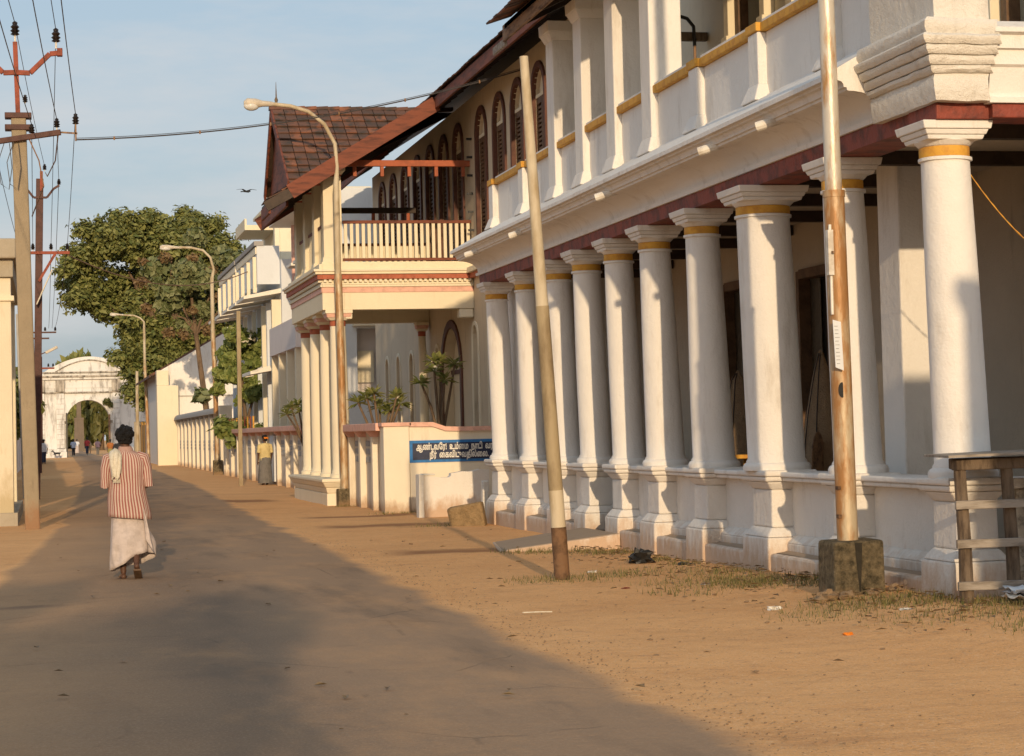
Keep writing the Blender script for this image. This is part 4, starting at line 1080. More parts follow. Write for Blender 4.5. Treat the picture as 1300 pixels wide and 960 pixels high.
MB().hexa([(-1.2,99.7,3.4),(-1.2,170.3,3.4),(-8,170.3,5.9),(-8,99.7,5.9)],[(-1.2,99.7,3.52),(-1.2,170.3,3.52),(-8,170.3,6.02),(-8,99.7,6.02)]).build('roof', 'tiles', L3)

# ------------------------------------------------------------------ poles
def curve_pts(fn, n): return [fn(k/(n-1)) for k in range(n)]
def insulator(p, h, r, par, stem=.12):
    x,y,z = p
    i_ = MB().lathe([(r*.55,z+stem),(r,z+stem+h*.08),(r*.6,z+stem+h*.2),(r*1.05,z+stem+h*.32),(r*.6,z+stem+h*.46),(r*.95,z+stem+h*.6),(r*.5,z+stem+h*.76),(r*.6,z+stem+h*.9),(r*.25,z+stem+h)], x, y, 14).build('insulator', 'insul', par, smooth=True, angle=60)
    MB().lathe([(r*.22,z),(r*.22,z+stem+h*.1)], x, y, 8).build('pin', 'pvc', i_)
P1 = thing('power_pole', 'tall leaning concrete power pole with red iron top arms at the left edge', 'pole', (-.305, 39.9, 0))
a, b_ = Vector((-.305,39.9,-.3)), Vector((-.455,39.9,7.55))
MB().bar(a,b_,.27,.22,(0,1,0)).build('shaft', 'concrete_pole', P1, bevel=.03)
iron = MB().bar((-.45,39.88,7.1),(-.497,39.88,8.95),.085,.07,(0,1,0)).build('iron_post', 'rediron', P1, bevel=.006)
arm = MB()
for s in (-1,1):
    q = [(-.475,39.80,8.37),(-.475+s*.24,39.80,8.36),(-.475+s*.60,39.80,8.72),(-.475+s*.78,39.80,8.74)]
    for u,v in zip(q,q[1:]): arm.bar(u,v,.09,.07,(0,1,0))
    arm.box(q[-1][0]-.05,q[-1][0]+.05,39.72,39.88,8.68,8.82)
arm.build('v_arm', 'rediron', P1, bevel=.008)
for z in (7.36,7.58): MB().box(-.70,-.22,39.76,40.03,z-.05,z+.05).build('clamp', 'browniron', P1, bevel=.008)
ca = MB().bar((-1.25,39.72,7.02),(.30,39.72,7.26),.10,.10).build('cross_arm', 'browniron', P1, bevel=.008)
insulator((-.495,39.88,8.95),.26,.085,P1); insulator((.24,39.8,8.82),.26,.085,P1); insulator((-1.22,39.8,8.82),.26,.085,P1)
for x,z in ((-.22,7.18),(.23,7.29),(-.95,7.10)): insulator((x,39.72,z),.17,.06,P1,.06)
MB().bar((.28,39.72,7.26),(.60,39.72,7.24),.03,.03).bar((.57,39.72,7.1),(.57,39.72,7.4),.03,.03,(0,1,0)).build('extension_rod', 'eavewood', P1)
insulator((.57,39.72,7.36),.2,.065,P1,.05)
insulator((-.33,39.8,7.80),.14,.05,P1,.02)
P2 = thing('power_pole', 'dark red iron power pole with two arms standing behind the concrete pole', 'pole', (-.36, 60, 0))
MB().bar((-.36,60,-.2),(-.135,60,8.85),.20,.16,(0,1,0)).build('shaft', 'browniron', P2, bevel=.01)
va = MB()
for s in (-1,1):
    q = [(-.13,59.9,8.32),(-.13+s*.18,59.9,8.32),(-.13+s*.36,59.9,8.56),(-.13+s*.52,59.9,8.66)]
    for u,v in zip(q,q[1:]): va.bar(u,v,.06,.05,(0,1,0))
va.build('v_arm', 'browniron', P2)
MB().box(-.13,-.05,59.88,59.96,8.5,9.05).build('top_bracket', 'rediron', P2)
insulator((.38,59.9,8.66),.16,.06,P2,.02); insulator((.0,59.9,9.05),.16,.06,P2,.04)
MB().box(-.75,.64,59.86,59.94,6.75,6.83).build('cross_arm', 'rediron', P2)
MB().bar((-.2,59.85,6.0),(.25,59.85,6.76),.07,.05,(0,1,0)).build('brace', 'rediron', P2)
for x in (-.35,.14,.58): insulator((x,59.9,6.83),.17,.06,P2,.05)
sg = MB().bar((-.27,59.7,5.35),(.16,59.7,6.30),.26,.03,(1,0,0)).build('white_board', 'towel', P2)
P3 = thing('power_pole', 'distant iron power pole with crossarms and a small street light above the gateway', 'pole', (-.45, 110, 0))
MB().tube([(-.45,110,-.2),(-.4,110,7.4)],.09,8).build('shaft', 'browniron', P3, smooth=True)
for z,x1 in ((7.05,.45),(6.75,.1)): MB().box(-.9,x1,109.95,110.03,z,z+.08).build('cross_arm', 'browniron', P3)
for x in (-.1,.4): insulator((x,110,7.13),.2,.07,P3,.04)
MB().bar((-.4,109.9,5.95),(-.05,109.9,6.1),.05,.05).build('lamp_arm', 'browniron', P3); MB().bar((-.1,109.9,6.05),(.5,109.9,6.35),.2,.14).build('lamp_head', 'lampcase', P3, bevel=.03)
P4 = thing('power_pole', 'farthest iron power pole with a short red arm beside the gateway pediment', 'pole', (-.55, 165, 0))
MB().tube([(-.55,165,-.2),(-.5,165,8.0)],.1,8).build('shaft', 'browniron', P4, smooth=True)
MB().box(-1.2,.5,164.95,165.05,7.05,7.18).build('cross_arm', 'rediron', P4)
for x in (.05,.4): insulator((x,165,7.18),.25,.09,P4,.05)
tag(MB().bar((-.62,61.5,-.2),(-.75,61.5,5.2),.22,.2,(0,1,0)).build('concrete_post', 'concrete_grey', None, bevel=.02), 'pale grey concrete post between the cream pillar and the leaning power pole', 'post')

PB = thing('bare_pole', 'slim leaning two-tone concrete pole in front of the white colonnade', 'pole', (5.27, 21.9, 0))
def lp(z): t = z/5.56; return (5.27-.277*t, 21.9, z)
MB().tube([lp(-.3),lp(.56)],.083,16).build('rusty_foot', 'rustlow', PB, smooth=True)
MB().tube([lp(.56),lp(.95)],.079,16).build('pale_collar', 'polepaint', PB, smooth=True)
MB().tube([lp(.95),lp(2.9)],[.078,.072],16).build('lower_shaft', 'polelow', PB, smooth=True)
MB().tube([lp(2.9),lp(3.0),lp(5.56)],[.07,.066,.047],16).build('upper_shaft', 'polepaint', PB, smooth=True)

NP = thing('lamp_post', 'rusty silver lamp post standing in a square mossy concrete block beside the near column', 'lamp post', (6.93, 17.85, 0))
bl = MB(); bl.hexa([(6.69,17.63,-.1),(7.17,17.63,-.1),(7.17,18.08,-.1),(6.69,18.08,-.1)],[(6.70,17.64,.545),(7.165,17.64,.555),(7.165,18.07,.56),(6.70,18.07,.55)]); bl.build('concrete_block', 'mossy', NP, bevel=.03)
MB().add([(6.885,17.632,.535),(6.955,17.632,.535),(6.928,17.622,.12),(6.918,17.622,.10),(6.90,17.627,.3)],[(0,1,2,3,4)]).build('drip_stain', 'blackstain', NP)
def np_(z): return (6.905-.010*(z-.5), 17.85, z)
MB().tube([np_(.5),np_(3.62)],.094,20).build('lower_tube', 'silverrust', NP, smooth=True)
MB().tube([np_(3.60),np_(3.66)],.100,20).build('collar', 'silverrust', NP, smooth=True)
MB().tube([np_(3.64),np_(9.2)],[.075,.07],20).build('upper_tube', 'silver', NP, smooth=True)
MB().tube([np_(9.15),(6.78,17.85,9.6),(6.4,17.85,9.95),(5.7,17.85,10.15),(5.2,17.85,10.2)],.035,10).build('lamp_arm', 'silver', NP, smooth=True)
MB().ball((4.95,17.85,10.2),(.4,.14,.1)).build('lamp_head', 'lampcase', NP, smooth=True)
MB().tube([(6.80,17.78,2.55),(6.80,17.78,3.35)],.014,6).box(6.765,6.815,17.74,17.80,2.9,3.3).build('conduit', 'pvc', NP)
MB().bar((6.80,17.755,3.1),(6.80,17.70,3.1),.02,.02).build('hook', 'eavewood', NP)
pp = MB(); pp.hexa([(6.785,17.70,2.08),(6.86,17.70,2.05),(6.86,17.706,2.05),(6.785,17.706,2.08)],[(6.77,17.70,2.50),(6.845,17.70,2.48),(6.845,17.706,2.48),(6.77,17.706,2.50)])
nt_ = pp.build('paper_notice', 'bluewhite', NP)
lines = MB()
for k in range(11): lines.box(6.795-k*.0013,6.795-k*.0013+.045*rng.uniform(.6,1),17.697,17.6995,2.11+k*.033,2.115+k*.033)
lines.build('print_lines', 'gridgrey', nt_)
bd = MB(); bd.lathe([(.001,0),(.055,0),(.055,.006),(.001,.006)],0,0,20); bd.v = [(6.862+v[0]*.6, 17.765-v[2], 1.88+v[1]*1.25) for v in bd.v]; bd.build('round_badge', 'black', NP)
for z in (1.0,.75): MB().box(6.80,6.83,17.78,17.84,z,z+.03).build('bolt', 'rustlow', NP)
for (x,y,s,l) in ((6.62,17.62,.09,'grey rubble lump against the left foot of the mossy lamp-post block'),(6.75,17.5,.06,'small pale rubble lump in front of the mossy lamp-post block'),(7.0,17.5,.05,'tiny pale stone in front of the mossy block, nearest the rack'),(7.24,17.6,.055,'small stone against the right foot of the mossy block')):
    tag(MB().ball((x,y,gz(x,y)+s*.3),(s*1.3,s,s*.7),10,7,wob=.8,seed=x*9).build('rubble_stone', 'rubble', None, smooth=True), l, 'stone', 'rubble at the lamp-post block')

def street_lamp(label, x, y, block, ztop, arm, head0, head1, r=.062, lean=0.0, fat=1.0):
    S = thing('street_lamp', label, 'street lamp', (x,y,0), 'curved-arm street lamps')
    MB().box(x-block,x+block*1.1,y-block,y+block,-.2,.38 if block < .2 else .62,j=.012).build('base_block', 'mossy', S, bevel=.02)
    MB().tube([(x,y,0),(x-lean*.5,y,ztop*.5),(x-lean,y,ztop*.72)],[r*1.25,r*1.25,r*1.2],12).build('lower_tube', 'silverrust', S, smooth=True)
    pts = [Vector((x-lean,y,ztop*.72)),Vector((x-lean,y,ztop))]+[Vector(p) for p in arm]
    MB().tube(pts,[r,r*.95]+[r*.62]*len(arm),12).build('curved_arm', 'polepaint', S, smooth=True)
    h0, h1 = Vector(head0), Vector(head1); m = h0.lerp(h1,.5); L = (h1-h0).length
    hd = MB(); hd.tube([h0,h0.lerp(h1,.12),h0.lerp(h1,.4),h0.lerp(h1,.62),h0.lerp(h1,.9),h1],[L*.06*fat,L*.10*fat,L*.12*fat,L*.19*fat,L*.19*fat,L*.08*fat],12)
    hd.build('lamp_head', 'lampcase', S, smooth=True)
    q = h0.lerp(h1,.76); MB().ball((q.x,q.y,q.z-L*.10*fat),(L*.25,L*.2*fat,L*.19*fat),14,10).build('lamp_bowl', 'glasslamp', S, smooth=True)
street_lamp('tall street lamp with a curved arm in front of the porch columns', 6.44, 47.3, .17, 7.2, [(6.42,47.3,7.6),(6.38,47.3,8.12),(6.15,47.3,8.56),(5.80,47.3,8.84),(5.4,47.3,8.96),(5.0,47.3,9.0)], (5.05,47.3,9.0), (4.36,47.3,9.02), r=.072, lean=.05, fat=.85)
street_lamp('second street lamp with a curved arm, by the junction of pink-coped and grey-coped walls', 6.95, 90.5, .2, 8.3, [(6.93,90.5,8.7),(6.80,90.5,9.2),(6.5,90.5,9.5),(6.0,90.5,9.62),(5.5,90.5,9.64)], (5.7,90.5,9.62), (4.7,90.5,9.66), r=.085, lean=.1, fat=.5)
street_lamp('farthest street lamp with a curved arm beside the gateway', 6.40, 142, .18, 8.9, [(6.25,142,9.3),(6.0,142,9.55),(5.6,142,9.72),(5.0,142,9.76)], (5.0,142,9.76), (4.05,142,9.85), r=.09, lean=.15, fat=.5)
tag(MB().bar((6.03,69,-.2),(6.05,69,5.65),.13,.13,(0,1,0)).build('concrete_post', 'polelow', None, bevel=.01), 'plain grey concrete post on the verge left of the standing woman', 'post')
tag(MB().tube([(6.0,150,-.2),(6.06,150,6.3)],[.13,.1],8).build('concrete_post', 'polepaint', None), 'thin pale leaning post beside the gateway left of the farthest lamp', 'post')

# ------------------------------------------------------------------ wires
def wire(label, a, b, sag, r=.008, mat='wire', n=24, grp='power lines along the street'):
    a = Vector(a); b = Vector(b)
    pts = [a.lerp(b,k/(n-1))-Vector((0,0,4*sag*(k/(n-1))*(1-k/(n-1)))) for k in range(n)]
    o = MB().tube(pts,r,5).build('power_line', mat, None, smooth=True); tag(o,label,'wire',grp); return pts
dx = -1.25
near = [((-.495,39.88,9.30),'topmost power line from the crown of the concrete pole towards the viewer'),((.24,39.8,9.17),'power line from the right tip of the red arm towards the viewer'),((-1.22,39.8,9.17),'power line from the left red arm tip towards the viewer'),
        ((.57,39.72,7.6),'rightmost power line, from the extension rod towards the viewer'),((.23,39.72,7.5),'power line from the right end of the brown crossarm towards the viewer'),((-.22,39.72,7.4),'power line from the crossarm insulator beside the pole towards the viewer'),((-.95,39.72,7.3),'power line from the left end of the brown crossarm towards the viewer')]
for p,l in near: wire(l, p, (p[0]+dx,-6,p[2]+.25), .55, .008)
far = [((-.495,39.88,9.30),(.0,59.9,9.2),'power line from the pole crown to the iron pole behind'),((.24,39.8,9.17),(.14,59.9,7.0),'power line dropping from the red arm to the iron crossarm'),
       ((.57,39.72,7.6),(.58,59.9,7.0),'power line from the extension rod to the right end of the iron crossarm'),((.23,39.72,7.5),(.38,59.9,8.8),'power line from the brown crossarm to the upper iron arm'),((-.22,39.72,7.4),(-.35,59.9,7.0),'power line from the crossarm to the left end of the iron crossarm'),((-.95,39.72,7.3),(-.7,59.9,6.9),'lowest power line left of the concrete pole')]
for a,b_,l in far: wire(l,a,b_,.12,.007)
for x,z,q in ((.14,7.0,'inner'),(.58,7.0,'outer'),(.38,8.8,'upper')): wire(f'{q} power line continuing from the iron pole to the distant pole above the gateway', (x,59.9,z), (x*.7-.02,110,7.3), .35, .009)
CB = thing('overhead_cable', 'long overhead cable with spacers crossing the street from the pole to the tiled eave', 'cable', (4.5, 41, 7.5))
a, b_ = Vector((.58,39.7,7.12)), Vector((9.55,42.2,8.95)); n = 40
cpt = [a.lerp(b_,k/(n-1))-Vector((0,0,4*.30*(k/(n-1))*(1-k/(n-1)))) for k in range(n)]
MB().tube(cpt,.013,6).build('cable', 'wire', CB, smooth=True)
MB().tube([p+Vector((0,0,.03)) for p in cpt],.006,5).build('support_wire', 'wire', CB, smooth=True)
for t in (.10,.27,.43,.58,.74,.9):
    p = cpt[int(t*(n-1))]; MB().lathe([(.012,p.z-.03),(.022,p.z),(.012,p.z+.04)],p.x,p.y,8).build('spacer', 'wire_brown', CB)
wire('brown twisted service cable from the iron pole across to the pale-blue block', (.6,59.9,6.72), (8.0,84,8.2), .75, .018, 'wire_brown', 30, 'service cables')
cpts = [(-.3,39.7,7.2),(-.1,39.8,6.75),(-.02,40.0,6.3),(-.25,42,5.95)]
tag(MB().tube(cpts,.012,6).build('jumper_cable', 'wire_brown', None, smooth=True), 'pale jumper cable hanging below the brown crossarm right of the pole', 'cable', 'jumper cables on the power pole')
tag(MB().tube([(.25,39.7,7.2),(.2,41,6.9),(.06,50,7.7),(.02,59,8.9)],.012,6).build('jumper_cable', 'wire_brown', None, smooth=True), 'pale jumper cable from the crossarm tip down to the iron pole', 'cable', 'jumper cables on the power pole')
for k,(x,l) in enumerate(((-.62,'dark loop of loose cable hanging left of the concrete pole'),(-.78,'second dark cable loop at the far left under the crossarm'))):
    tag(MB().tube([(x+.08,39.7,7.1),(x-.05,39.7,6.7),(x,39.7,6.3),(x+.14,39.7,6.2),(x+.2,39.7,6.6),(x+.16,39.7,7.05)],.008,5).build('jumper_cable', 'wire', None, smooth=True), l, 'cable', 'jumper cables on the power pole')
# ------------------------------------------------------------------ trees and plants
M['leaf_dark'] = leafmat('neem_leaves', (.095,.122,.034), (.27,.27,.085), .2)
M['leaf_mid'] = leafmat('teak_leaves', (.10,.13,.045), (.28,.29,.14), .25)
M['leaf_bush'] = leafmat('heart_leaves', (.12,.165,.04), (.33,.36,.11), .3)
M['leaf_far'] = leafmat('far_leaves', (.060,.075,.022), (.15,.14,.045), .2)
M['leaf_dry'] = leafmat('dry_clusters', (.14,.085,.04), (.25,.17,.08), .15)
M['leaf_plant'] = leafmat('frangipani_leaves', (.12,.15,.04), (.34,.33,.11), .25)
M['flower'] = leafmat('white_blossom', (.70,.62,.50), (.80,.76,.62), .2)
def trunk(par, pts, rs, name='trunk', seg=10): return MB().tube(pts, rs, seg).build(name, 'trunk', par, smooth=True)
def px2(px, py, Y):
    s = Y*.977+2
    return ((px-62)*s*1.0235/2700+.0, EYE+(561.4-.0235*px-py)*s/2700)
T1 = thing('spreading_tree', 'large dark spreading tree overhanging the gateway behind the gabled house', 'tree', (9.0, 160, 0))
r_ = random.Random(3); cl_ = []
for (px,py,rp) in ((112,330,32),(98,362,28),(90,345,20),(142,305,34),(150,365,48),(183,295,34),(215,296,34),(250,296,30),(290,325,32),(232,358,55),(182,428,48),(222,440,55),(270,378,48),(162,408,34),(192,492,36),(232,492,40),(170,500,20),(265,325,38),(128,392,26),(306,350,24),(160,452,26),(118,300,18),(200,278,18),(240,277,14),(268,290,16),(168,478,18),(300,385,30),(110,385,18),(200,330,34),(205,390,40),(235,320,30),(190,350,30),(225,345,30),(195,325,22),(212,318,20),(225,330,22),(185,340,20),(215,440,24),(235,425,26),(200,460,22),(250,440,24),(228,455,20),(175,330,20),(205,300,24),(255,400,30)):
    x,z = px2(px,py,160); r0 = rp/15.9
    c0 = Vector((x,160+r_.uniform(-2.5,2.5),z)); cl_.append((c0.x,c0.y+1,c0.z,r0*.72))
    for k in range(13 if rp > 40 else (9 if rp > 25 else 4)):
        dd = Vector((r_.gauss(0,1), r_.gauss(0,1)*1.2-.4, r_.gauss(0,1))).normalized()
        p = c0+dd*r0*r_.uniform(.35,.95); cl_.append((p.x,p.y,p.z,r_.uniform(.55,1.15)))
leaves('crown', cl_, 115000, .20, 'leaf_dark', T1, 11, flat=.6, shell=.25, asp=2.0)
trunk(T1, [(10,160,-.3),(9.8,160,4),(9.2,160,8)], [.75,.6,.45])
for q in ((4.5,160,11.5),(6,160,14),(9,159,15.5),(13,160,14),(8,161,7.5)): trunk(T1, [(9.6,160,5),((9.6+q[0])/2,160,5+(q[2]-5)*.6),q], [.38,.24,.08], 'branch')
T2 = thing('broadleaf_tree', 'lighter large-leaved tree with brown seed clusters on a thin leaning trunk before the gabled house', 'tree', (8.7, 118, 0))
cl_ = []; dr_ = []
for (px,py,rp) in ((198,340,20),(232,338,22),(215,375,24),(252,348,26),(285,322,24),(258,398,24),(292,398,20),(308,335,16),(236,410,16),(205,395,18),(272,365,24),(246,305,16),(225,365,26),(300,365,18),(190,360,14)):
    x,z = px2(px,py,118); r0 = rp/21.6
    for k in range(3): cl_.append((x+r_.uniform(-.4,.4)*r0, 118+r_.uniform(-1.6,1.6), z+r_.uniform(-.4,.4)*r0, r0*r_.uniform(.5,.75)))
leaves('crown', cl_, 15000, .25, 'leaf_mid', T2, 5, flat=.3, shell=.45, asp=1.7, droop=.3)
for (px,py) in ((178,335),(205,330),(237,332),(262,345),(175,362),(270,380),(237,397),(292,395),(207,425),(225,428),(255,420),(180,395),(297,348),(222,350)):
    x,z = px2(px,py,118); dr_.append((x,117.0+r_.uniform(-.8,.8),z,.32+r_.random()*.12))
leaves('dry_clusters', dr_, 1800, .13, 'leaf_dry', T2, 6, flat=.0, shell=.4)
xa,za = px2(253,520,118); xb,zb = px2(242,425,118)
trunk(T2, [(xa+.05,118,-.2),(xa,118,za),(xb,118,zb),(xb-.2,118,zb+2)], [.2,.17,.13,.08])
for q in (px2(205,360,118),px2(275,345,118),px2(300,380,118),px2(215,400,118)): trunk(T2, [(xb,118,zb),((xb+q[0])/2,117.8,(zb+q[1])/2+.3),(q[0],118,q[1])], [.09,.06,.03], 'branch', 6)
x,z = px2(247,503,118); leaves('side_shoot', [(x,117.8,z,.5)], 90, .3, 'leaf_mid', T2, 8)
x,z = px2(280,452,118); leaves('side_shoot', [(x,117.6,z,.5)], 90, .3, 'leaf_mid', T2, 9)
T3 = thing('bushy_tree', 'small bushy tree with big heart-shaped leaves behind the pink-coped wall', 'tree', (7.9, 86, 0))
cl_ = []
for (px,py,rp) in ((300,435,24),(278,455,20),(318,450,22),(290,480,22),(315,490,20),(268,478,14),(330,470,14),(300,508,14),(285,425,14),(322,428,16),(264,498,10),(336,445,12)):
    x,z = px2(px,py,86); r0 = rp/30.
    for k in range(3): cl_.append((x+r_.uniform(-.4,.4)*r0, 86+r_.uniform(-1,1), z+r_.uniform(-.4,.4)*r0, r0*r_.uniform(.5,.75)))
leaves('crown', cl_, 9000, .185, 'leaf_bush', T3, 21, flat=.1, shell=.45, asp=1.25, droop=.45)
x0,z0 = px2(300,540,86); x1,z1 = px2(296,480,86)
trunk(T3, [(x0,86,-.2),(x0,86,z0),(x1,86,z1)], [.12,.10,.05]); trunk(T3, [(x0,86,z0),(x0+.5,86,z1-.2)], [.07,.04], 'branch')
x,z = px2(298,432,86); leaves('blossom', [(x,85.4,z,.45),(x-.5,85.3,z+.25,.3)], 50, .16, 'flower', T3, 4)
x,z = px2(290,548,84); 
BS = thing('low_shrub', 'low leafy shrub under the bushy tree behind the wall', 'shrub', (x,84,0)); leaves('foliage', [(x,84,1.7,.7),(x+.9,84,1.6,.6),(x-.6,84,2.0,.5)], 700, .2, 'leaf_bush', BS, 31)
def frangipani(label, x, y, h, n, spread, seed):
    t = thing('frangipani_plant', label, 'plant', (x,y,0), 'frangipani plants behind the wall'); q_ = random.Random(seed)
    tips = []
    st = MB(); st.tube([(x,y,0),(x+.02,y,h*.45)],[.05,.04],7)
    for k in range(n):
        a = 2*PI*k/n+q_.uniform(-.3,.3); s_ = spread*q_.uniform(.45,1)
        tip = (x+s_*math.cos(a), y+s_*math.sin(a)*.8, h*q_.uniform(.82,1.0)); st.tube([(x+.02,y,h*.42),(x+s_*.5*math.cos(a),y+s_*.4*math.sin(a),h*.68),tip],[.035,.03,.022],6); tips.append(tip)
    st.build('stem', 'trunk', t, smooth=True)
    lv = MB()
    for tip in tips:
        for k in range(26):
            a = 2*PI*k/13+q_.uniform(-.25,.25); el = q_.uniform(-.3,1.2); L = q_.uniform(.22,.36)
            dd = Vector((math.cos(a)*math.cos(el), math.sin(a)*math.cos(el), math.sin(el))); sd_ = Vector((-math.sin(a),math.cos(a),0))*.04
            p = Vector(tip); m_ = p+dd*L*.55; e2 = p+dd*L+Vector((0,0,-.06))
            lv.add([p,m_+sd_,e2,m_-sd_],[(0,1,2,3)])
    lv.build('foliage', 'leaf_plant', t, fixn=False)
    leaves('blossom', [(tip[0],tip[1],tip[2]+.05,.08) for tip in tips[::2]], 14, .07, 'flower', t, seed)
frangipani('frangipani plant with pale leaves showing over the corner of the cream wall', 6.98, 45.3, 2.5, 7, .55, 3)
frangipani('taller frangipani with bare forked stems before the arched door', 8.25, 45.2, 3.15, 6, .42, 5)
frangipani('frangipani partly hidden left of the porch columns', 6.95, 58.8, 2.6, 7, .6, 8)
LT = thing('roadside_tree', 'small dark tree squeezed between the row houses on the left', 'tree', (-1.5, 95, 0)); leaves('crown', [(-1.5,95,3.0,1.1),(-1.9,95,4.1,1.0),(-1.2,95,2.2,.6)], 900, .3, 'leaf_dark', LT, 12); trunk(LT, [(-1.6,95,0),(-1.6,95,2.6)],[.14,.1])
fr_ = random.Random(17)
kinds = [('broad olive tree beyond the gateway, left of the obelisk',-5,335,11,'leaf_far'),('tall dark tree beyond the gateway behind the obelisk',4.5,352,15,'leaf_dark'),('golden-green weeping tree filling the middle of the arch',8.0,335,13,'leaf_far'),('green weeping tree at the right of the arch',13,330,12,'leaf_far'),('bushy tree far behind the obelisk at left',-1.5,360,14,'leaf_far'),('dark tree far beyond the right side of the arch',18,350,13,'leaf_dark')]
for l,x,y,h,mm in kinds:
    t = thing('park_tree', l, 'tree', (x,y,0), 'trees beyond the gateway')
    cl_ = [(x+fr_.uniform(-2.6,2.6), y+fr_.uniform(-2,2), h*fr_.uniform(.18,.95), fr_.uniform(1.2,2.2)) for k in range(20)]
    leaves('crown', cl_, 2600, .75, mm, t, int(x*7)+50, flat=.1, droop=.6, asp=2.2, shell=.3); trunk(t, [(x,y,-.3),(x,y,h*.6)],[.4,.25])
far = MB()
tw = thing('far_woodland', None, None, (0,420,0)); tw['kind'] = 'stuff'
leaves('far_foliage', [(-120+k*7+fr_.uniform(-3,3), 430+fr_.uniform(-25,25), fr_.uniform(1,9), fr_.uniform(4,6.5)) for k in range(44)], 9000, 2.2, 'leaf_far', tw, 77)
for k,(x,y,z) in enumerate(((5.4,204.6,5.2),(7.4,204.7,6.2))):
    t = thing('wall_plant', ('small plant sprouting from the gateway beside the arch head','small plant sprouting from the cornice of the gateway at right')[k], 'plant', (x,y,z), 'plants rooted in the gateway'); leaves('foliage', [(x,y,z,.45),(x+.3,y,z-.3,.3)], 120, .22, 'leaf_far', t, 90+k)

# ------------------------------------------------------------------ people
M['blue_shirt'] = simple('light_blue_cotton', (.42,.47,.60), .15, .9, 10); M['white_shirt'] = simple('white_shirt', (.60,.62,.66), .12, .9, 10)
M['red_shirt'] = simple('red_shirt', (.42,.05,.05), .2, .9, 10); M['pink_shirt'] = simple('pink_shirt', (.50,.32,.34), .15, .9, 10)
M['navy_cloth'] = simple('navy_trousers', (.045,.055,.10), .3, .9, 10); M['grey_cloth'] = simple('grey_cloth', (.16,.15,.14), .25, .9, 8); M['dark_cloth'] = simple('dark_cloth', (.035,.035,.04), .3, .9, 10)
M['yellow_cloth'] = simple('yellow_blouse', (.62,.50,.24), .15, .9, 10); M['olive_sari'] = simple('olive_sari', (.30,.27,.10), .3, .9, 8); M['orange_sari'] = simple('orange_sari', (.38,.15,.05), .3, .9, 8)
M['marigold'] = simple('marigold_flowers', (.75,.22,.02), .3, .9, 30)

def ell(cx,cy,z,rx,ry,n=28,ph=0,fold=0,nf=7,tilt=(0,0)):
    out = []
    for k in range(n):
        a = 2*PI*k/n
        f = 1+fold*(.5*math.sin(nf*a+ph+z*3)+.35*math.sin((nf*2+1)*a-ph*2+z*5))
        x = cx+rx*f*math.cos(a); y = cy+ry*f*math.sin(a)
        out.append((x, y, z+tilt[0]*(x-cx)+tilt[1]*(y-cy)))
    return out
def finger_hand(mb, wrist, dirn, palm, side, s=1.0):
    """palm with five bent, unequal fingers; dirn: where the hand points, palm: the way the fingers curl"""
    w_ = Vector(wrist); dn = Vector(dirn).normalized(); pm = Vector(palm).normalized(); ac = dn.cross(pm).normalized()*side
    c = w_+dn*.05*s
    for k in range(4):
        t = (k-1.5)*.021*s; base = c+ac*t+dn*.035*s
        limb(mb, w_+ac*t*.6, .014*s, base, .0115*s, 6)
        L = (.072,.08,.075,.058)[k]*s
        p1 = base+dn*L*.45+pm*L*.12; p2 = p1+dn*L*.18+pm*L*.32; p3 = p2-dn*L*.12+pm*L*.26
        limb(mb, base, .0105*s, p1, .0095*s, 6); limb(mb, p1, .0095*s, p2, .0085*s, 6); limb(mb, p2, .0085*s, p3, .0075*s, 6)
    tb_ = w_+ac*(-.030)*s+dn*.02*s; t1 = tb_-ac*.028*s+dn*.03*s+pm*.015*s; t2 = t1+dn*.025*s+pm*.022*s
    limb(mb, w_-ac*.01*s, .014*s, tb_, .013*s, 6); limb(mb, tb_, .012*s, t1, .011*s, 6); limb(mb, t1, .011*s, t2, .009*s, 6)

MAN = thing('person', 'man seen from behind in a red-striped shirt and white lungi, walking up the street', 'person', (.87, 24.42, 0))
def mp_(x,y,z): return (.87+x-.03*z/1.6, 24.42+y, z+.012)
b = MB()
b.ball(mp_(0,.05,1.605),(.076,.096,.115),16,12); limb(b, mp_(0,0,1.40), .058, mp_(0,.03,1.53), .052)
b.ball(mp_(0,.148,1.59),(.014,.02,.022),8,6); b.ball(mp_(0,.135,1.545),(.024,.012,.008),8,6); b.ball(mp_(0,.12,1.515),(.03,.025,.022),8,6)
for s in (-1,1): b.ball(mp_(s*.079,.045,1.595),(.012,.022,.032),8,6)
limb(b, mp_(-.10,0,1.33), .105, mp_(.10,0,1.33), .105); limb(b, mp_(0,.01,1.3), .13, mp_(0,0,1.02), .125); limb(b, mp_(-.07,0,.93), .12, mp_(.07,0,.93), .12)
for s,el_,wr_ in ((-1,(-.232,-.03,1.09),(-.17,.20,1.12)),(1,(.232,-.04,1.09),(.18,.19,1.06))):
    limb(b, mp_(s*.185,0,1.37), .058, mp_(*el_), .042); limb(b, mp_(*el_), .041, mp_(*wr_), .027)
    finger_hand(b, mp_(*wr_), (-s*.35,.9,.15), (-s*.7,-.1,-.3), s)
limb(b, mp_(-.085,0,.90), .085, mp_(-.075,.06,.50), .055); limb(b, mp_(-.075,.06,.50), .052, mp_(-.07,.0,.10), .034); limb(b, mp_(-.07,-.03,.045), .034, mp_(-.08,.13,.028), .028)
limb(b, mp_(.085,0,.90), .085, mp_(.095,.10,.50), .055); limb(b, mp_(.095,.10,.50), .052, mp_(.07,-.20,.20), .034); limb(b, mp_(.07,-.24,.17), .033, mp_(.09,-.10,.06), .028)
body = remesh(b, .009, 'body', 'skin', MAN, 3)
hr = MB(); hr.ball(mp_(0,.025,1.642),(.084,.100,.089),28,20,wob=.14,seed=3)
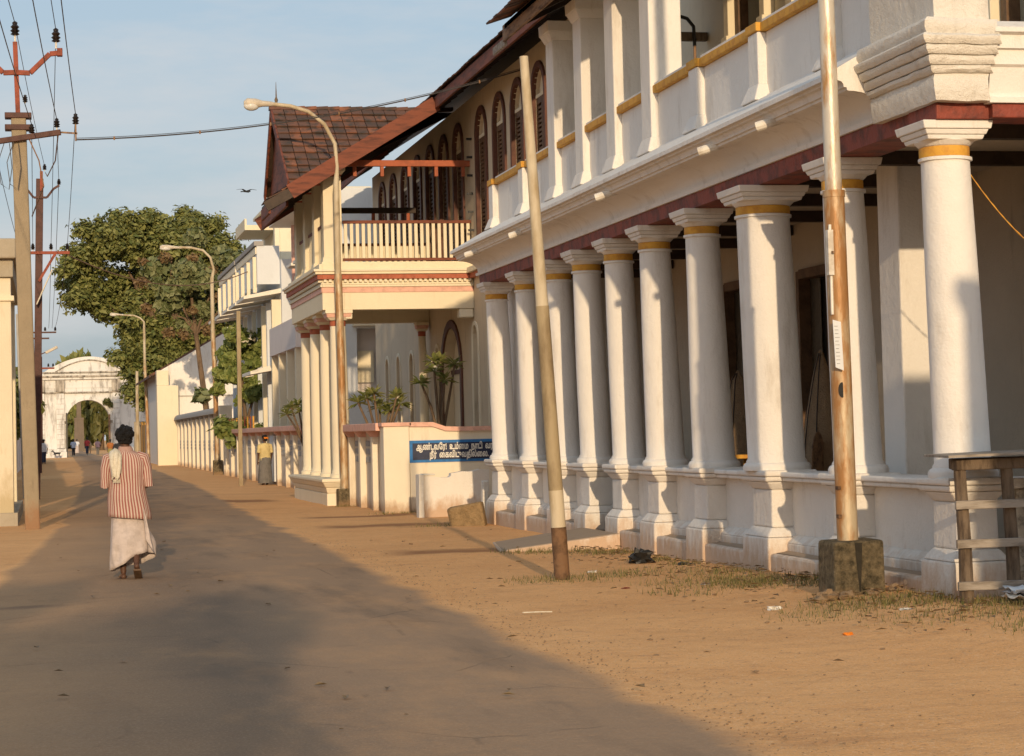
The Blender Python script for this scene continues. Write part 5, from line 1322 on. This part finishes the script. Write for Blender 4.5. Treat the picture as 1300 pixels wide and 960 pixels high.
hr2 = random.Random(2)
for k in range(150):
    a = hr2.uniform(0,2*PI); t = hr2.uniform(-.55,1.0); st_ = math.sqrt(max(0,1-t*t))
    kk = hr2.uniform(.92,1.16); q = (st_*math.cos(a)*.079*kk, .025+st_*math.sin(a)*.093*kk, 1.636+t*.083*kk)
    if q[1] > .05 and t < .45: continue
    hr.ball(mp_(*q), hr2.uniform(.012,.032), 7, 5)
for k in range(26):
    a = PI*1.12+PI*.76*k/25; hr.ball(mp_(.068*math.cos(a), .035+.082*math.sin(a), 1.548+.018*hr2.random()), .020, 7, 5)
hr.build('hair', 'hair', MAN, smooth=True, angle=80)
for s in (-1,1): MB().ball(mp_(s*.03,.132,1.615),(.011,.008,.008),8,6).build('eye', 'black', MAN, smooth=True)
def cloth(z, t): return noise.noise(Vector((t*3, z*4, 1.7)))
sh = MB(); rings = []
for (z,cx,cy,rx,ry,f) in ((1.485,0,.02,.066,.070,0),(1.455,0,.015,.085,.078,0),(1.435,0,.005,.135,.09,.01),(1.41,0,0,.185,.105,.01),(1.36,0,-.005,.205,.125,.015),(1.28,0,-.005,.208,.135,.02),(1.18,0,-.005,.198,.138,.03),(1.08,.0,-.005,.196,.14,.035),(.98,.005,-.005,.204,.15,.04),(.90,.01,-.005,.212,.162,.035),(.82,.015,-.005,.222,.176,.035),(.745,.02,-.005,.228,.185,.04),(.70,.02,-.005,.23,.187,.04)):
    rg = ell(cx,cy,z,rx,ry,56,.6,f,9,(-.10 if z < .95 else (-.05 if z < 1.1 else 0),0))
    rg = [mp_(x+.014*noise.noise(Vector((x*5,z*6,y*5+2))), y+.020*noise.noise(Vector((x*6+3+z*3,z*8,y*5))), q) for (x,y,q) in rg]
    rings.append(rg)
sh.loft(rings, cap=False)
shirt = sh.build('shirt', 'stripes', MAN, smooth=True, angle=80)
sm = shirt.modifiers.new('thick','SOLIDIFY'); sm.thickness = .006; sm.offset = 1
for s,el_,fw in ((-1,(-.232,-.03,1.09),(-.195,.12,1.105)),(1,(.232,-.04,1.09),(.205,.11,1.07))):
    pts = [Vector((s*.13,0,1.375)),Vector((s*.195,-.005,1.365)),Vector((s*.222,-.012,1.26)),Vector((s*.23,-.025,1.16)),Vector(el_)+Vector((s*.01,-.012,-.01)),Vector(el_).lerp(Vector(fw),.5),Vector(fw)]
    rr = [.080,.074,.063,.058,.055,.052,.048]; sl = MB(); rings = []; upv = Vector((0,1,0))
    for i,p in enumerate(pts):
        t = (pts[min(i+1,6)]-pts[max(i-1,0)]).normalized(); u = (upv-t*upv.dot(t)).normalized(); w__ = t.cross(u)
        rings.append([mp_(*(p+(u*math.cos(a)+w__*math.sin(a))*rr[i]*(1+.07*math.sin(4*a+i*1.7)+.05*noise.noise(Vector((a,i,s)))))) for a in [2*PI*k/24 for k in range(24)]])
        upv = u
    sl.loft(rings, cap=False)
    M.setdefault('sleeve', stripemat('striped_sleeve', (.50,.41,.345), (.28,.105,.09), 14, .15))
    o = sl.build('sleeve', 'sleeve', shirt, smooth=True, angle=80); sm = o.modifiers.new('thick','SOLIDIFY'); sm.thickness = .005
cr = MB(); cr.loft([[mp_(x,y,z) for x,y,z in ell(0,.02,1.475,.068,.07,28,tilt=(0,.1))],[mp_(x,y,z) for x,y,z in ell(0,.018,1.51,.066,.068,28,tilt=(0,.1))],[mp_(x,y,z) for x,y,z in ell(0,.016,1.49,.078,.08,28,tilt=(0,.1))],[mp_(x,y,z) for x,y,z in ell(0,.016,1.462,.092,.088,28,tilt=(0,.1))]], cap=False)
cr.build('collar', 'stripes', shirt, smooth=True)
lg = MB(); rings = []; N = 64
for i in range(19):
    t = i/18; rg = []
    for k in range(N):
        a = 2*PI*k/N; ca, sa = math.cos(a), math.sin(a)
        hem = .19-.08*max(0,-ca)+.11*max(0,-sa)*max(0,ca+.35)+.10*max(0,ca)*max(0,1-abs(sa))-.03*sa
        z = .98+(hem-.98)*t
        rx = .165+.055*smooth(t*1.2)+.006*t; ry = .12+.05*smooth(t*1.2)
        flare = .065*math.exp(-((a-.25 if a < PI else a-.25-2*PI)/.35)**2)*smooth((t-.45)/.4)
        fold = .042*t*math.sin(6*a+2.2*t*3+.5)+.018*t*math.sin(13*a-4*t)+.022*math.sin(5*(z*3.2+a*.55)+1)*smooth((t-.1)/.3)*max(0,-sa+.3)
        fold += .03*noise.noise(Vector((ca*2.2,sa*2.2,z*5)))*(.3+t)
        rg.append(mp_((rx+flare)*ca*(1+fold*1.6)+.015*t, (ry+flare*.4)*sa*(1+fold*1.6)+.0, z))
    rings.append(rg)
lg.loft(rings, cap=False); lu = lg.build('lungi', 'lungi', MAN, smooth=True, angle=80)
sm = lu.modifiers.new('thick','SOLIDIFY'); sm.thickness = .005; sm.offset = -1
fl = MB(); rings = []
for i in range(10):
    t = i/9; z = .80-.42*t; w__ = .02+.075*t
    rings.append([mp_(.17+.06*t+w__*math.cos(a)*.5+.012*math.sin(9*a), -.13-.02*t+.035*math.sin(a)+.012*math.sin(4*a+t*3), z-.08*t*math.cos(a)) for a in [2*PI*k/18 for k in range(18)]])
fl.loft(rings); fl.build('lungi_fold', 'lungi', lu, smooth=True, angle=80)
tw_ = MB(); path = [(.19,1.16),(.155,1.28),(.12,1.40),(.05,1.475),(-.03,1.478),(-.10,1.44),(-.142,1.36),(-.156,1.27),(-.160,1.21),(-.163,1.17),(-.164,1.14)]
rows_ = []
for i,(y,z) in enumerate(path):
    hw = .066-.0025*max(0,i-5)*2.2
    rows_.append([mp_(-.115+hw*u-.003*max(0,i-6)+.006*math.sin(u*7+i), y-.012+.010*math.sin(u*9+i*.6)-(.01 if y < 0 else -.01), z+.012-.05*abs(u)*(1 if i in (3,4,5) else .2)+(-.02*math.sin(u*4) if i > 8 else 0)) for u in [k/8*2-1 for k in range(9)]])
vs = [p for r0 in rows_ for p in r0]; tw_.add(vs, [(i*9+k,i*9+k+1,(i+1)*9+k+1,(i+1)*9+k) for i in range(len(path)-1) for k in range(8)])
tw = tw_.build('shoulder_towel', 'towel', MAN, smooth=True, angle=80); sm = tw.modifiers.new('thick','SOLIDIFY'); sm.thickness = .012; sm.offset = 0
fg = MB()
for k in range(12):
    x = -.152+k*.0065; fg.tube([mp_(x,-.176,1.14),mp_(x+.002*(-1)**k,-.178,1.10)],.0035,4)
fg.build('fringe', 'towel', tw)
sn = MB()
sn.hexa([mp_(-.115,-.09,.0),mp_(-.03,-.09,.0),mp_(-.035,.185,.0),mp_(-.125,.185,.0)],[mp_(-.115,-.09,.024),mp_(-.03,-.09,.024),mp_(-.035,.185,.018),mp_(-.125,.185,.018)]); sn.tube([mp_(-.12,.08,.03),mp_(-.08,.07,.075),mp_(-.035,.08,.03)],.012,6)
sn.build('sandal', 'sandal', MAN, bevel=.006)
sn = MB(); sn.bar(mp_(.072,-.29,.132),mp_(.095,-.07,.018),.085,.022); sn.tube([mp_(.045,-.16,.08),mp_(.085,-.14,.12),mp_(.125,-.15,.08)],.012,6); sn.build('sandal', 'sandal', MAN, bevel=.006)

def figure(label, x, y, heading, h, shirt_m, low_m, skirt=False, stride=.12, group=None, hairbun=False, z0=0.0, arm_out=.06, voxel=.018, sleeves=True):
    """smaller, farther people: one continuous body, then hair and clothes"""
    P = thing('person', label, 'person', (x,y,z0), group); k_ = h/1.70; ch, sh_ = math.cos(heading), math.sin(heading)
    def q(a,b_,c): return (x+(a*ch-b_*sh_)*k_, y+(a*sh_+b_*ch)*k_, z0+c*k_)
    b = MB(); b.ball(q(0,.03,1.585),(.076*k_,.09*k_,.112*k_),12,9); limb(b,q(0,0,1.38),.055*k_,q(0,.02,1.5),.05*k_,8)
    b.ball(q(0,.12,1.57),.016*k_,6,5)
    limb(b,q(-.1,0,1.31),.1*k_,q(.1,0,1.31),.1*k_,8); limb(b,q(0,0,1.28),.125*k_,q(0,0,.98),.12*k_,8); limb(b,q(-.06,0,.9),.115*k_,q(.06,0,.9),.115*k_,8)
    for s in (-1,1):
        e1 = q(s*(.20+arm_out),-.02,1.07); w1 = q(s*(.2+arm_out*.8),.06,.82)
        limb(b,q(s*.175,0,1.35),.052*k_,e1,.04*k_,8); limb(b,e1,.038*k_,w1,.027*k_,8); finger_hand(b,w1,(0.1*s,.15,-1),(-s*.6*ch,.3,0),s,1.05*k_)
        st_ = s*stride; limb(b,q(s*.08,0,.86),.085*k_,q(s*.08,st_*.6+.03,.48),.056*k_,8); limb(b,q(s*.08,st_*.6+.03,.48),.052*k_,q(s*.08,st_,.08),.035*k_,8); limb(b,q(s*.08,st_-.03,.035),.035*k_,q(s*.09,st_+.13,.028),.03*k_,8)
    remesh(b, voxel, 'body', 'skin', P, 2)
    hm = MB(); hm.ball(q(0,.0,1.635),(.09*k_,.10*k_,.085*k_),14,10,wob=.15,seed=x)
    if hairbun: hm.ball(q(0,-.10,1.55),.06*k_,10,8)
    hm.build('hair', 'hair', P, smooth=True, angle=80)
    c = MB(); c.loft([[q(*p) for p in ell(0,0,z,rx,ry,22,x,f,6)] for z,rx,ry,f in ((1.43,.09,.075,0),(1.39,.18,.1,0),(1.33,.205,.12,.01),(1.2,.2,.135,.02),(1.05,.19,.135,.03),(.93,.20,.142,.03),(.84,.205,.15,.04))])
    sp_ = c.build('shirt', shirt_m, P, smooth=True, angle=80)
    for s in (-1,1):
        c = MB(); c.tube([q(s*.13,0,1.36),q(s*.19,0,1.34),q(s*(.19+arm_out*.6),-.01,1.2),q(s*(.20+arm_out*.9),-.02,1.10)],[.07*k_,.075*k_,.068*k_,.064*k_],12); c.build('sleeve', shirt_m, sp_, smooth=True)
    if skirt:
        c = MB(); c.loft([[q(*p) for p in ell(0,0,z,rx,ry,30,1,f,9)] for z,rx,ry,f in ((.98,.17,.13,0),(.9,.2,.155,.02),(.6,.22,.19,.05),(.3,.235,.21,.08),(.07,.25,.225,.10))]); c.build('skirt', low_m, P, smooth=True, angle=80)
    else:
        c = MB()
        for s in (-1,1):
            st_ = s*stride; c.tube([q(s*.08,0,.95),q(s*.085,0,.86),q(s*.08,st_*.6+.03,.48),q(s*.08,st_,.10)],[.11*k_,.105*k_,.08*k_,.068*k_],12)
        c.build('trousers', low_m, P, smooth=True)
    return P, q
P, q = figure('woman with orange hair flowers, yellow blouse and dark grey skirt standing by the wall', 6.86, 69.4, .25, 1.62, 'yellow_cloth', 'grey_cloth', True, .05, None, True, voxel=.014, arm_out=.04)
fl = MB()
for k in range(9): fl.ball(q(-.055+.014*k,-.13-.012*math.sin(k),1.60+.012*math.cos(k*2)), .024, 7, 5)
fl.build('hair_flowers', 'marigold', P, smooth=True)
FG = 'people near the gateway'
figure('man in a dark grey shirt walking just beyond the striped-shirt man', 3.05, 96, .0, 1.70, 'dark_cloth', 'grey_cloth', group=FG)
figure('man in a white shirt and blue trousers standing at the far left before the gateway', -.35, 152, .3, 1.72, 'white_shirt', 'navy_cloth', group=FG, stride=.03, voxel=.025)
figure('man in a light-blue shirt and dark trousers walking through the arch at left', 2.45, 222, 0, 1.72, 'blue_shirt', 'dark_cloth', group=FG, voxel=.03)
figure('man in a pale pink shirt walking through the middle of the arch', 4.95, 225, 0, 1.7, 'pink_shirt', 'grey_cloth', group=FG, voxel=.03)
P, q = figure('woman in an orange and olive sari walking in front of the right gate pier', 4.65, 168, 0, 1.62, 'orange_sari', 'olive_sari', True, .05, FG, True, voxel=.025)
P, q = figure('man in a white shirt with a load, far inside the arch below the obelisk', 3.3, 262, 0, 1.72, 'white_shirt', 'lungi', True, .05, FG, voxel=.035)
CYC = thing('bicycle', 'bicycle ridden by the red-shirted man under the arch', 'bicycle', (3.85, 224, 0))
for y in (223.45,224.55):
    tr = MB(); tr.tube([(3.85,y+.32*math.cos(2*PI*k/20),.34+.32*math.sin(2*PI*k/20)) for k in range(21)],.02,6); wh = tr.build('wheel', 'black', CYC, smooth=True)
    sp_ = MB()
    for k in range(8): sp_.tube([(3.85,y,.34),(3.85,y+.31*math.cos(PI*k/4),.34+.31*math.sin(PI*k/4))],.004,4)
    sp_.build('spokes', 'wire', wh)
MB().tube([(3.85,223.45,.34),(3.85,224.0,.33),(3.85,224.38,.82),(3.85,223.8,.85),(3.85,223.45,.34)],.018,6).tube([(3.85,224.0,.33),(3.85,223.75,.95)],.018,6).tube([(3.85,224.55,.34),(3.85,224.36,1.0)],.018,6).build('frame', 'dark', CYC)
MB().tube([(3.58,224.25,1.04),(3.85,224.38,1.02),(4.12,224.25,1.04)],.015,6).build('handlebar', 'wire', CYC); MB().ball((3.85,223.72,.97),(.09,.13,.04),8,6).build('saddle', 'black', CYC)
figure('man in a bright red shirt riding a bicycle under the arch', 3.85, 223.78, 0, 1.68, 'red_shirt', 'navy_cloth', group=FG, stride=.16, z0=.16, voxel=.03)
OX = thing('brown_ox', 'brown ox walking away through the arch beside the red-shirted cyclist', 'ox', (4.55, 255, 0))
b = MB(); limb(b,(4.55,254.3,1.02),.36,(4.55,255.7,1.05),.38); b.ball((4.55,255.55,1.42),(.16,.25,.18)); limb(b,(4.55,255.9,1.15),.22,(4.55,256.45,1.4),.14); limb(b,(4.55,256.45,1.42),.13,(4.55,256.85,1.22),.08)
for s in (-1,1):
    limb(b,(4.55+s*.2,254.15,.9),.17,(4.55+s*.2,254.28,.62),.10); limb(b,(4.55+s*.2,254.28,.62),.09,(4.55+s*.2,254.02,.40),.055); limb(b,(4.55+s*.2,254.02,.40),.055,(4.55+s*.2,254.05,.03),.06)
    limb(b,(4.55+s*.18,255.75,.9),.14,(4.55+s*.18,255.72,.45),.07); limb(b,(4.55+s*.18,255.72,.45),.065,(4.55+s*.18,255.75,.03),.06)
    limb(b,(4.55+s*.1,256.5,1.52),.03,(4.55+s*.3,256.55,1.78),.012); b.ball((4.55+s*.17,256.4,1.45),(.1,.04,.06),6,5)
limb(b,(4.55,253.95,1.2),.03,(4.55,253.85,.6),.02)
remesh(b,.04,'body','wood_old',OX)
DG = thing('dog', 'small dark dog standing at the foot of the gateway left pier', 'dog', (.75, 203, 0))
b = MB(); X_ = .75; limb(b,(X_-.22,203,.42),.10,(X_+.22,203,.44),.085); b.ball((X_-.2,203,.40),(.11,.1,.13),8,6); limb(b,(X_-.25,203,.48),.07,(X_-.38,203,.62),.05); b.ball((X_-.42,203,.66),(.085,.065,.07),8,6); limb(b,(X_-.46,203,.64),.04,(X_-.56,203,.61),.025)
for s in (-1,1):
    b.ball((X_-.39,203+s*.045,.74),(.025,.02,.045),6,5)
    limb(b,(X_-.2,203+s*.06,.36),.045,(X_-.2,203+s*.06,.2),.03); limb(b,(X_-.2,203+s*.06,.2),.028,(X_-.21,203+s*.06,.02),.026)
    limb(b,(X_+.2,203+s*.06,.40),.07,(X_+.16,203+s*.06,.26),.04); limb(b,(X_+.16,203+s*.06,.26),.035,(X_+.26,203+s*.06,.15),.025); limb(b,(X_+.26,203+s*.06,.15),.025,(X_+.24,203+s*.06,.02),.026)
limb(b,(X_+.28,203,.48),.025,(X_+.42,203,.62),.012)
remesh(b,.018,'body','dark_cloth',DG)
BD = MB(); BX,BY,BZ = 5.54,60,8.5; BK = .62
limb(BD,(BX-.10,BY,BZ),.03,(BX+.12,BY,BZ-.01),.045,8); BD.ball((BX+.18,BY,BZ+.01),.035,8,6); limb(BD,(BX-.1,BY,BZ),.02,(BX-.22,BY,BZ-.01),.025,6)
for s in (-1,1): BD.hexa([(BX-.06+s*.02,BY,BZ+.01),(BX+.07+s*.02,BY,BZ+.01),(BX+.10+s*.22,BY+s*.05,BZ+.10),(BX+.0+s*.22,BY+s*.05,BZ+.10)],[(BX-.06+s*.02,BY,BZ+.025),(BX+.07+s*.02,BY,BZ+.025),(BX+.10+s*.22,BY+s*.05,BZ+.11),(BX+.0+s*.22,BY+s*.05,BZ+.11)]); BD.hexa([(BX+s*.22,BY+s*.05,BZ+.1),(BX+.10+s*.22,BY+s*.05,BZ+.1),(BX+.05+s*.46,BY+s*.1,BZ+.07),(BX+.02+s*.46,BY+s*.1,BZ+.07)],[(BX+s*.22,BY+s*.05,BZ+.11),(BX+.10+s*.22,BY+s*.05,BZ+.11),(BX+.05+s*.46,BY+s*.1,BZ+.078),(BX+.02+s*.46,BY+s*.1,BZ+.078)])
BD.v = [(BX+(p[0]-BX)*BK, BY+(p[1]-BY)*BK, BZ+(p[2]-BZ)*BK) for p in BD.v]
tag(BD.build('bird', 'black', None), 'dark bird gliding with spread wings left of the tiled gable', 'bird')

# ------------------------------------------------------------------ rack, litter, weeds
SR = thing('timber_rack', 'rough timber rack with three plank rails and a thin top board before the end wall', 'rack', (8.2, 16.35, 0))
for (x0,x1) in ((7.25,7.28),(7.66,7.70),(8.52,8.5),(9.5,9.5)):
    r0 = .055; MB().tube([(x1,16.2,-.1),((x0+x1)/2+.012,16.2,.55),(x0,16.2,1.21)],[r0*1.15,r0,r0*.9],9).build('post', 'wood_old', SR, smooth=True)
for x in (8.1,9.5): MB().tube([(x,16.62,-.1),(x-.02,16.62,1.2)],.05,9).build('post', 'wood_old', SR, smooth=True)
MB().bar((7.20,16.2,1.225),(9.6,16.2,1.235),.12,.09).build('top_beam', 'wood_old', SR, bevel=.012); MB().bar((7.36,16.62,1.225),(9.6,16.62,1.235),.1,.09).build('top_beam', 'wood_old', SR, bevel=.012)
tp = MB(); 
tp.hexa([(7.08,16.02,1.285),(9.7,16.02,1.335),(9.7,16.66,1.335),(7.14,16.66,1.29)],[(7.08,16.02,1.305),(9.7,16.02,1.36),(9.7,16.66,1.36),(7.14,16.66,1.31)]); tp.build('top_board', 'wood_grey', SR)
for z,dz in ((.90,0),(.585,.0),(.245,-.02)): MB().bar((7.17,16.12,z),(9.6,16.12,z+dz),.035,.07).build('rail', 'wood_grey', SR, bevel=.006)
NS = thing('newspaper_bundle', 'crumpled newspaper bundle on the ground at the foot of the timber rack', 'litter', (7.6,15.9,.1))
for k in range(3):
    mb = MB(); gx = []
    for i in range(8):
        for j in range(6): gx.append((7.48+i*.05+.01*k, 15.75+j*.05, .13+.035*k+.05*noise.noise(Vector((i*.5,j*.5,k*3)))+.03))
    mb.add(gx, [(i*6+j,i*6+j+1,(i+1)*6+j+1,(i+1)*6+j) for i in range(7) for j in range(5)]); o = mb.build('sheet', ('pvc','gridgrey','bluewhite')[k], NS, smooth=True); s_ = o.modifiers.new('t','SOLIDIFY'); s_.thickness = .004
def crumple(name, label, x, y, s, mat, cat='litter', flat=.5, seed=1, grp='litter on the verge'):
    o = MB().ball((x,y,gz(x,y)+s*flat*.5),(s*1.2,s,s*flat),14,10,wob=1.1,seed=seed).build(name, mat, None); return tag(o,label,cat,grp)
crumple('plastic_bag', 'crumpled dark plastic bag on the ground near the fifth pedestal', 6.75, 24.1, .12, 'black', flat=.8, seed=4)
crumple('plastic_bag', 'small dark scrap of bag right of the crumpled bag', 7.0, 23.2, .05, 'black', seed=5)
crumple('paper_scrap', 'pale crumpled paper left of the mossy lamp-post block', 6.05, 17.4, .045, 'pvc', seed=6)
crumple('paper_scrap', 'whitish paper scrap near the foot of the leaning bare pole', 5.85, 22.9, .04, 'pvc', flat=.3, seed=7)
crumple('wrapper', 'bright orange wrapper on the sand in front of the lamp post', 5.80, 15.05, .035, 'marigold', seed=8)
crumple('wrapper', 'small reddish wrapper on the sand between bare pole and plinth', 5.55, 20.4, .035, 'rediron', flat=.3, seed=9)
crumple('wrapper', 'red wrapper on the sand at the far right', 6.55, 14.6, .03, 'rediron', flat=.3, seed=10)
crumple('paper_scrap', 'grey torn paper in the weeds before the rack', 6.75, 16.2, .04, 'pvc', flat=.25, seed=12)
crumple('paper_scrap', 'blue-grey scrap lying in the weeds left of the lamp-post block', 6.35, 20.3, .04, 'gridgrey', flat=.35, seed=13)
tag(MB().tube([(3.95,17.9,.03),(4.08,17.84,.035),(4.2,17.86,.03)],.006,5).build('straw_stick', 'towel', None), 'thin pale stick lying on the sand near the asphalt edge', 'stick')
ps = MB(); pr = random.Random(9)
for k in range(260):
    x = pr.uniform(3.6,7.3) if k % 5 == 0 else pr.triangular(5.2,7.3,7.2); y = pr.uniform(9.5,30) if k % 2 else pr.uniform(13.5,21)
    if x > 7.2 or (6.6 < x < 7.2 and 17.5 < y < 18.1): continue
    s = pr.choice((.005,.006,.007,.008,.011,.018)); ps.ball((x,y,gz(x,y)+.004+s*.1),(s*1.3,s,s*.45),6,4,wob=.6,seed=k)
for k in range(1500):
    y = pr.triangular(9.5,40,10); x = lerp_tab(RE,y)+pr.gauss(.0,.22) if k % 3 else pr.uniform(.5,7)
    if x > 7.1: continue
    s = pr.choice((.004,.004,.005,.006,.008)); ps.ball((x,y,gz(x,y)+.012),(s*1.2,s,s*.6),5,3,wob=.5,seed=k)
tag(ps.build('pebbles', 'rubble', None), kind='stuff')
lf = MB()
for k in range(620):
    x = pr.uniform(-.3,7.2); y = pr.uniform(11,34)
    if pr.random() < .85: x = pr.triangular(5.9,7.3,7.28); y = pr.uniform(14.5,28)
    s = pr.uniform(.02,.055); a = pr.uniform(0,6.28); z = gz(x,y)+.045; c_, s_ = math.cos(a)*s, math.sin(a)*s
    lf.add([(x-c_,y-s_,z),(x+s_*.45,y-c_*.45,z+s*.35),(x+c_,y+s_,z+s*.1),(x-s_*.45,y+c_*.45,z+s*.3)],[(0,1,2,3)])
tag(lf.build('fallen_leaves', 'leaf_dry', None, fixn=False), kind='stuff')
M['weeds'] = leafmat('dry_grass', (.10,.11,.03), (.30,.24,.10), .3)
gr = MB(); patches = [(5.35,21.9,.5,150),(5.0,21.8,.4,90),(5.9,22.3,.35,60),(6.3,20.6,.55,190),(6.75,20.3,.5,150),(6.4,22.3,.6,130),(6.95,21.6,.4,120),(6.9,19.6,.45,240),(6.6,19.9,.4,150),(6.6,17.0,.6,260),(7.1,16.7,.5,240),(7.5,16.1,.5,200),(6.2,16.5,.5,110),(6.6,15.5,.5,140),(7.3,15.2,.5,120),(7.8,15.6,.5,150),(6.9,14.3,.4,80),(7.0,26.3,.4,160),(6.6,26.9,.5,160),(6.0,27.1,.4,110),(7.05,24.6,.35,130),(7.1,23.4,.3,110),(6.5,41.5,.4,60),(7.0,41.6,.4,90),(6.4,35.6,.4,60),(7.1,36.6,.3,60),(6.35,46.8,.3,40),(7.1,18.9,.3,130),(5.9,19.6,.4,60)]
gc = random.Random(4)
for (px_,py_,rad,n) in patches:
    for k in range(int(n*1.8)):
        a = gc.uniform(0,6.28); rr = rad*math.sqrt(gc.random())*gc.uniform(.6,1.3); x = px_+rr*math.cos(a); y = py_+rr*math.sin(a)*1.2
        if x > 7.32 and y > 16.4: continue
        if 6.66 < x < 7.2 and 17.6 < y < 18.1: continue
        h = gc.uniform(.025,.085); t = gc.uniform(0,6.28); l = gc.uniform(0,.06); w0 = gc.uniform(.003,.007); z = gz(x,y)-.005
        gr.add([(x-w0*math.sin(t),y+w0*math.cos(t),z),(x+w0*math.sin(t),y-w0*math.cos(t),z),(x+l*math.cos(t),y+l*math.sin(t),z+h)],[(0,1,2)])
tag(gr.build('grass', 'weeds', None, fixn=False), kind='stuff')

# unseen house, added so its corner shades the nearest column and the rack
NH = thing('shading_house', 'plain whitewashed unseen house added behind the viewer to shade the nearest column', 'house', (10, 0, 0))
MB().box(6.31,15,-6,4.6,0,5.3).build('wall', 'white', NH, bevel=.02)
MB().box(6.25,15.2,-6.2,4.7,5.3,5.5).build('cornice', 'white', NH, bevel=.03)
for y in (-4.5,-1.5,1.5):
    f = MB().box(6.26,6.308,y,y+1.1,1.0,2.6).build('window', 'wood_red', NH); MB().box(6.24,6.259,y+.1,y+1.0,1.1,2.5).build('pane', 'dark', f)

# unseen tree, added on the left so its crown softly shades the near road
BT = thing('roadside_tree', 'unseen leafy tree added behind the viewer on the left to shade the near road', 'tree', (-4, -9, 0))
bt = random.Random(23); cl_ = []
for k in range(46):
    x = bt.uniform(-8.5,-1.0); z = 4.0+bt.uniform(0,2.7)-.12*abs(x+4)*bt.random(); cl_.append((x, -9+bt.uniform(-1.8,1.8), z, bt.uniform(.5,1.0)))
leaves('crown', cl_, 15000, .24, 'leaf_dark', BT, 41, flat=.4, shell=.15); trunk(BT, [(-4,-9,-.2),(-4.1,-9,2.2),(-3.9,-9,4.6)], [.32,.25,.16])
for q in ((-6.5,-9,5.0),(-2,-9,5.2),(-4.5,-8.2,6)): trunk(BT, [(-4.05,-9,2.6),((-4+q[0])/2,-9,3.8),q], [.15,.1,.05], 'branch', 7)
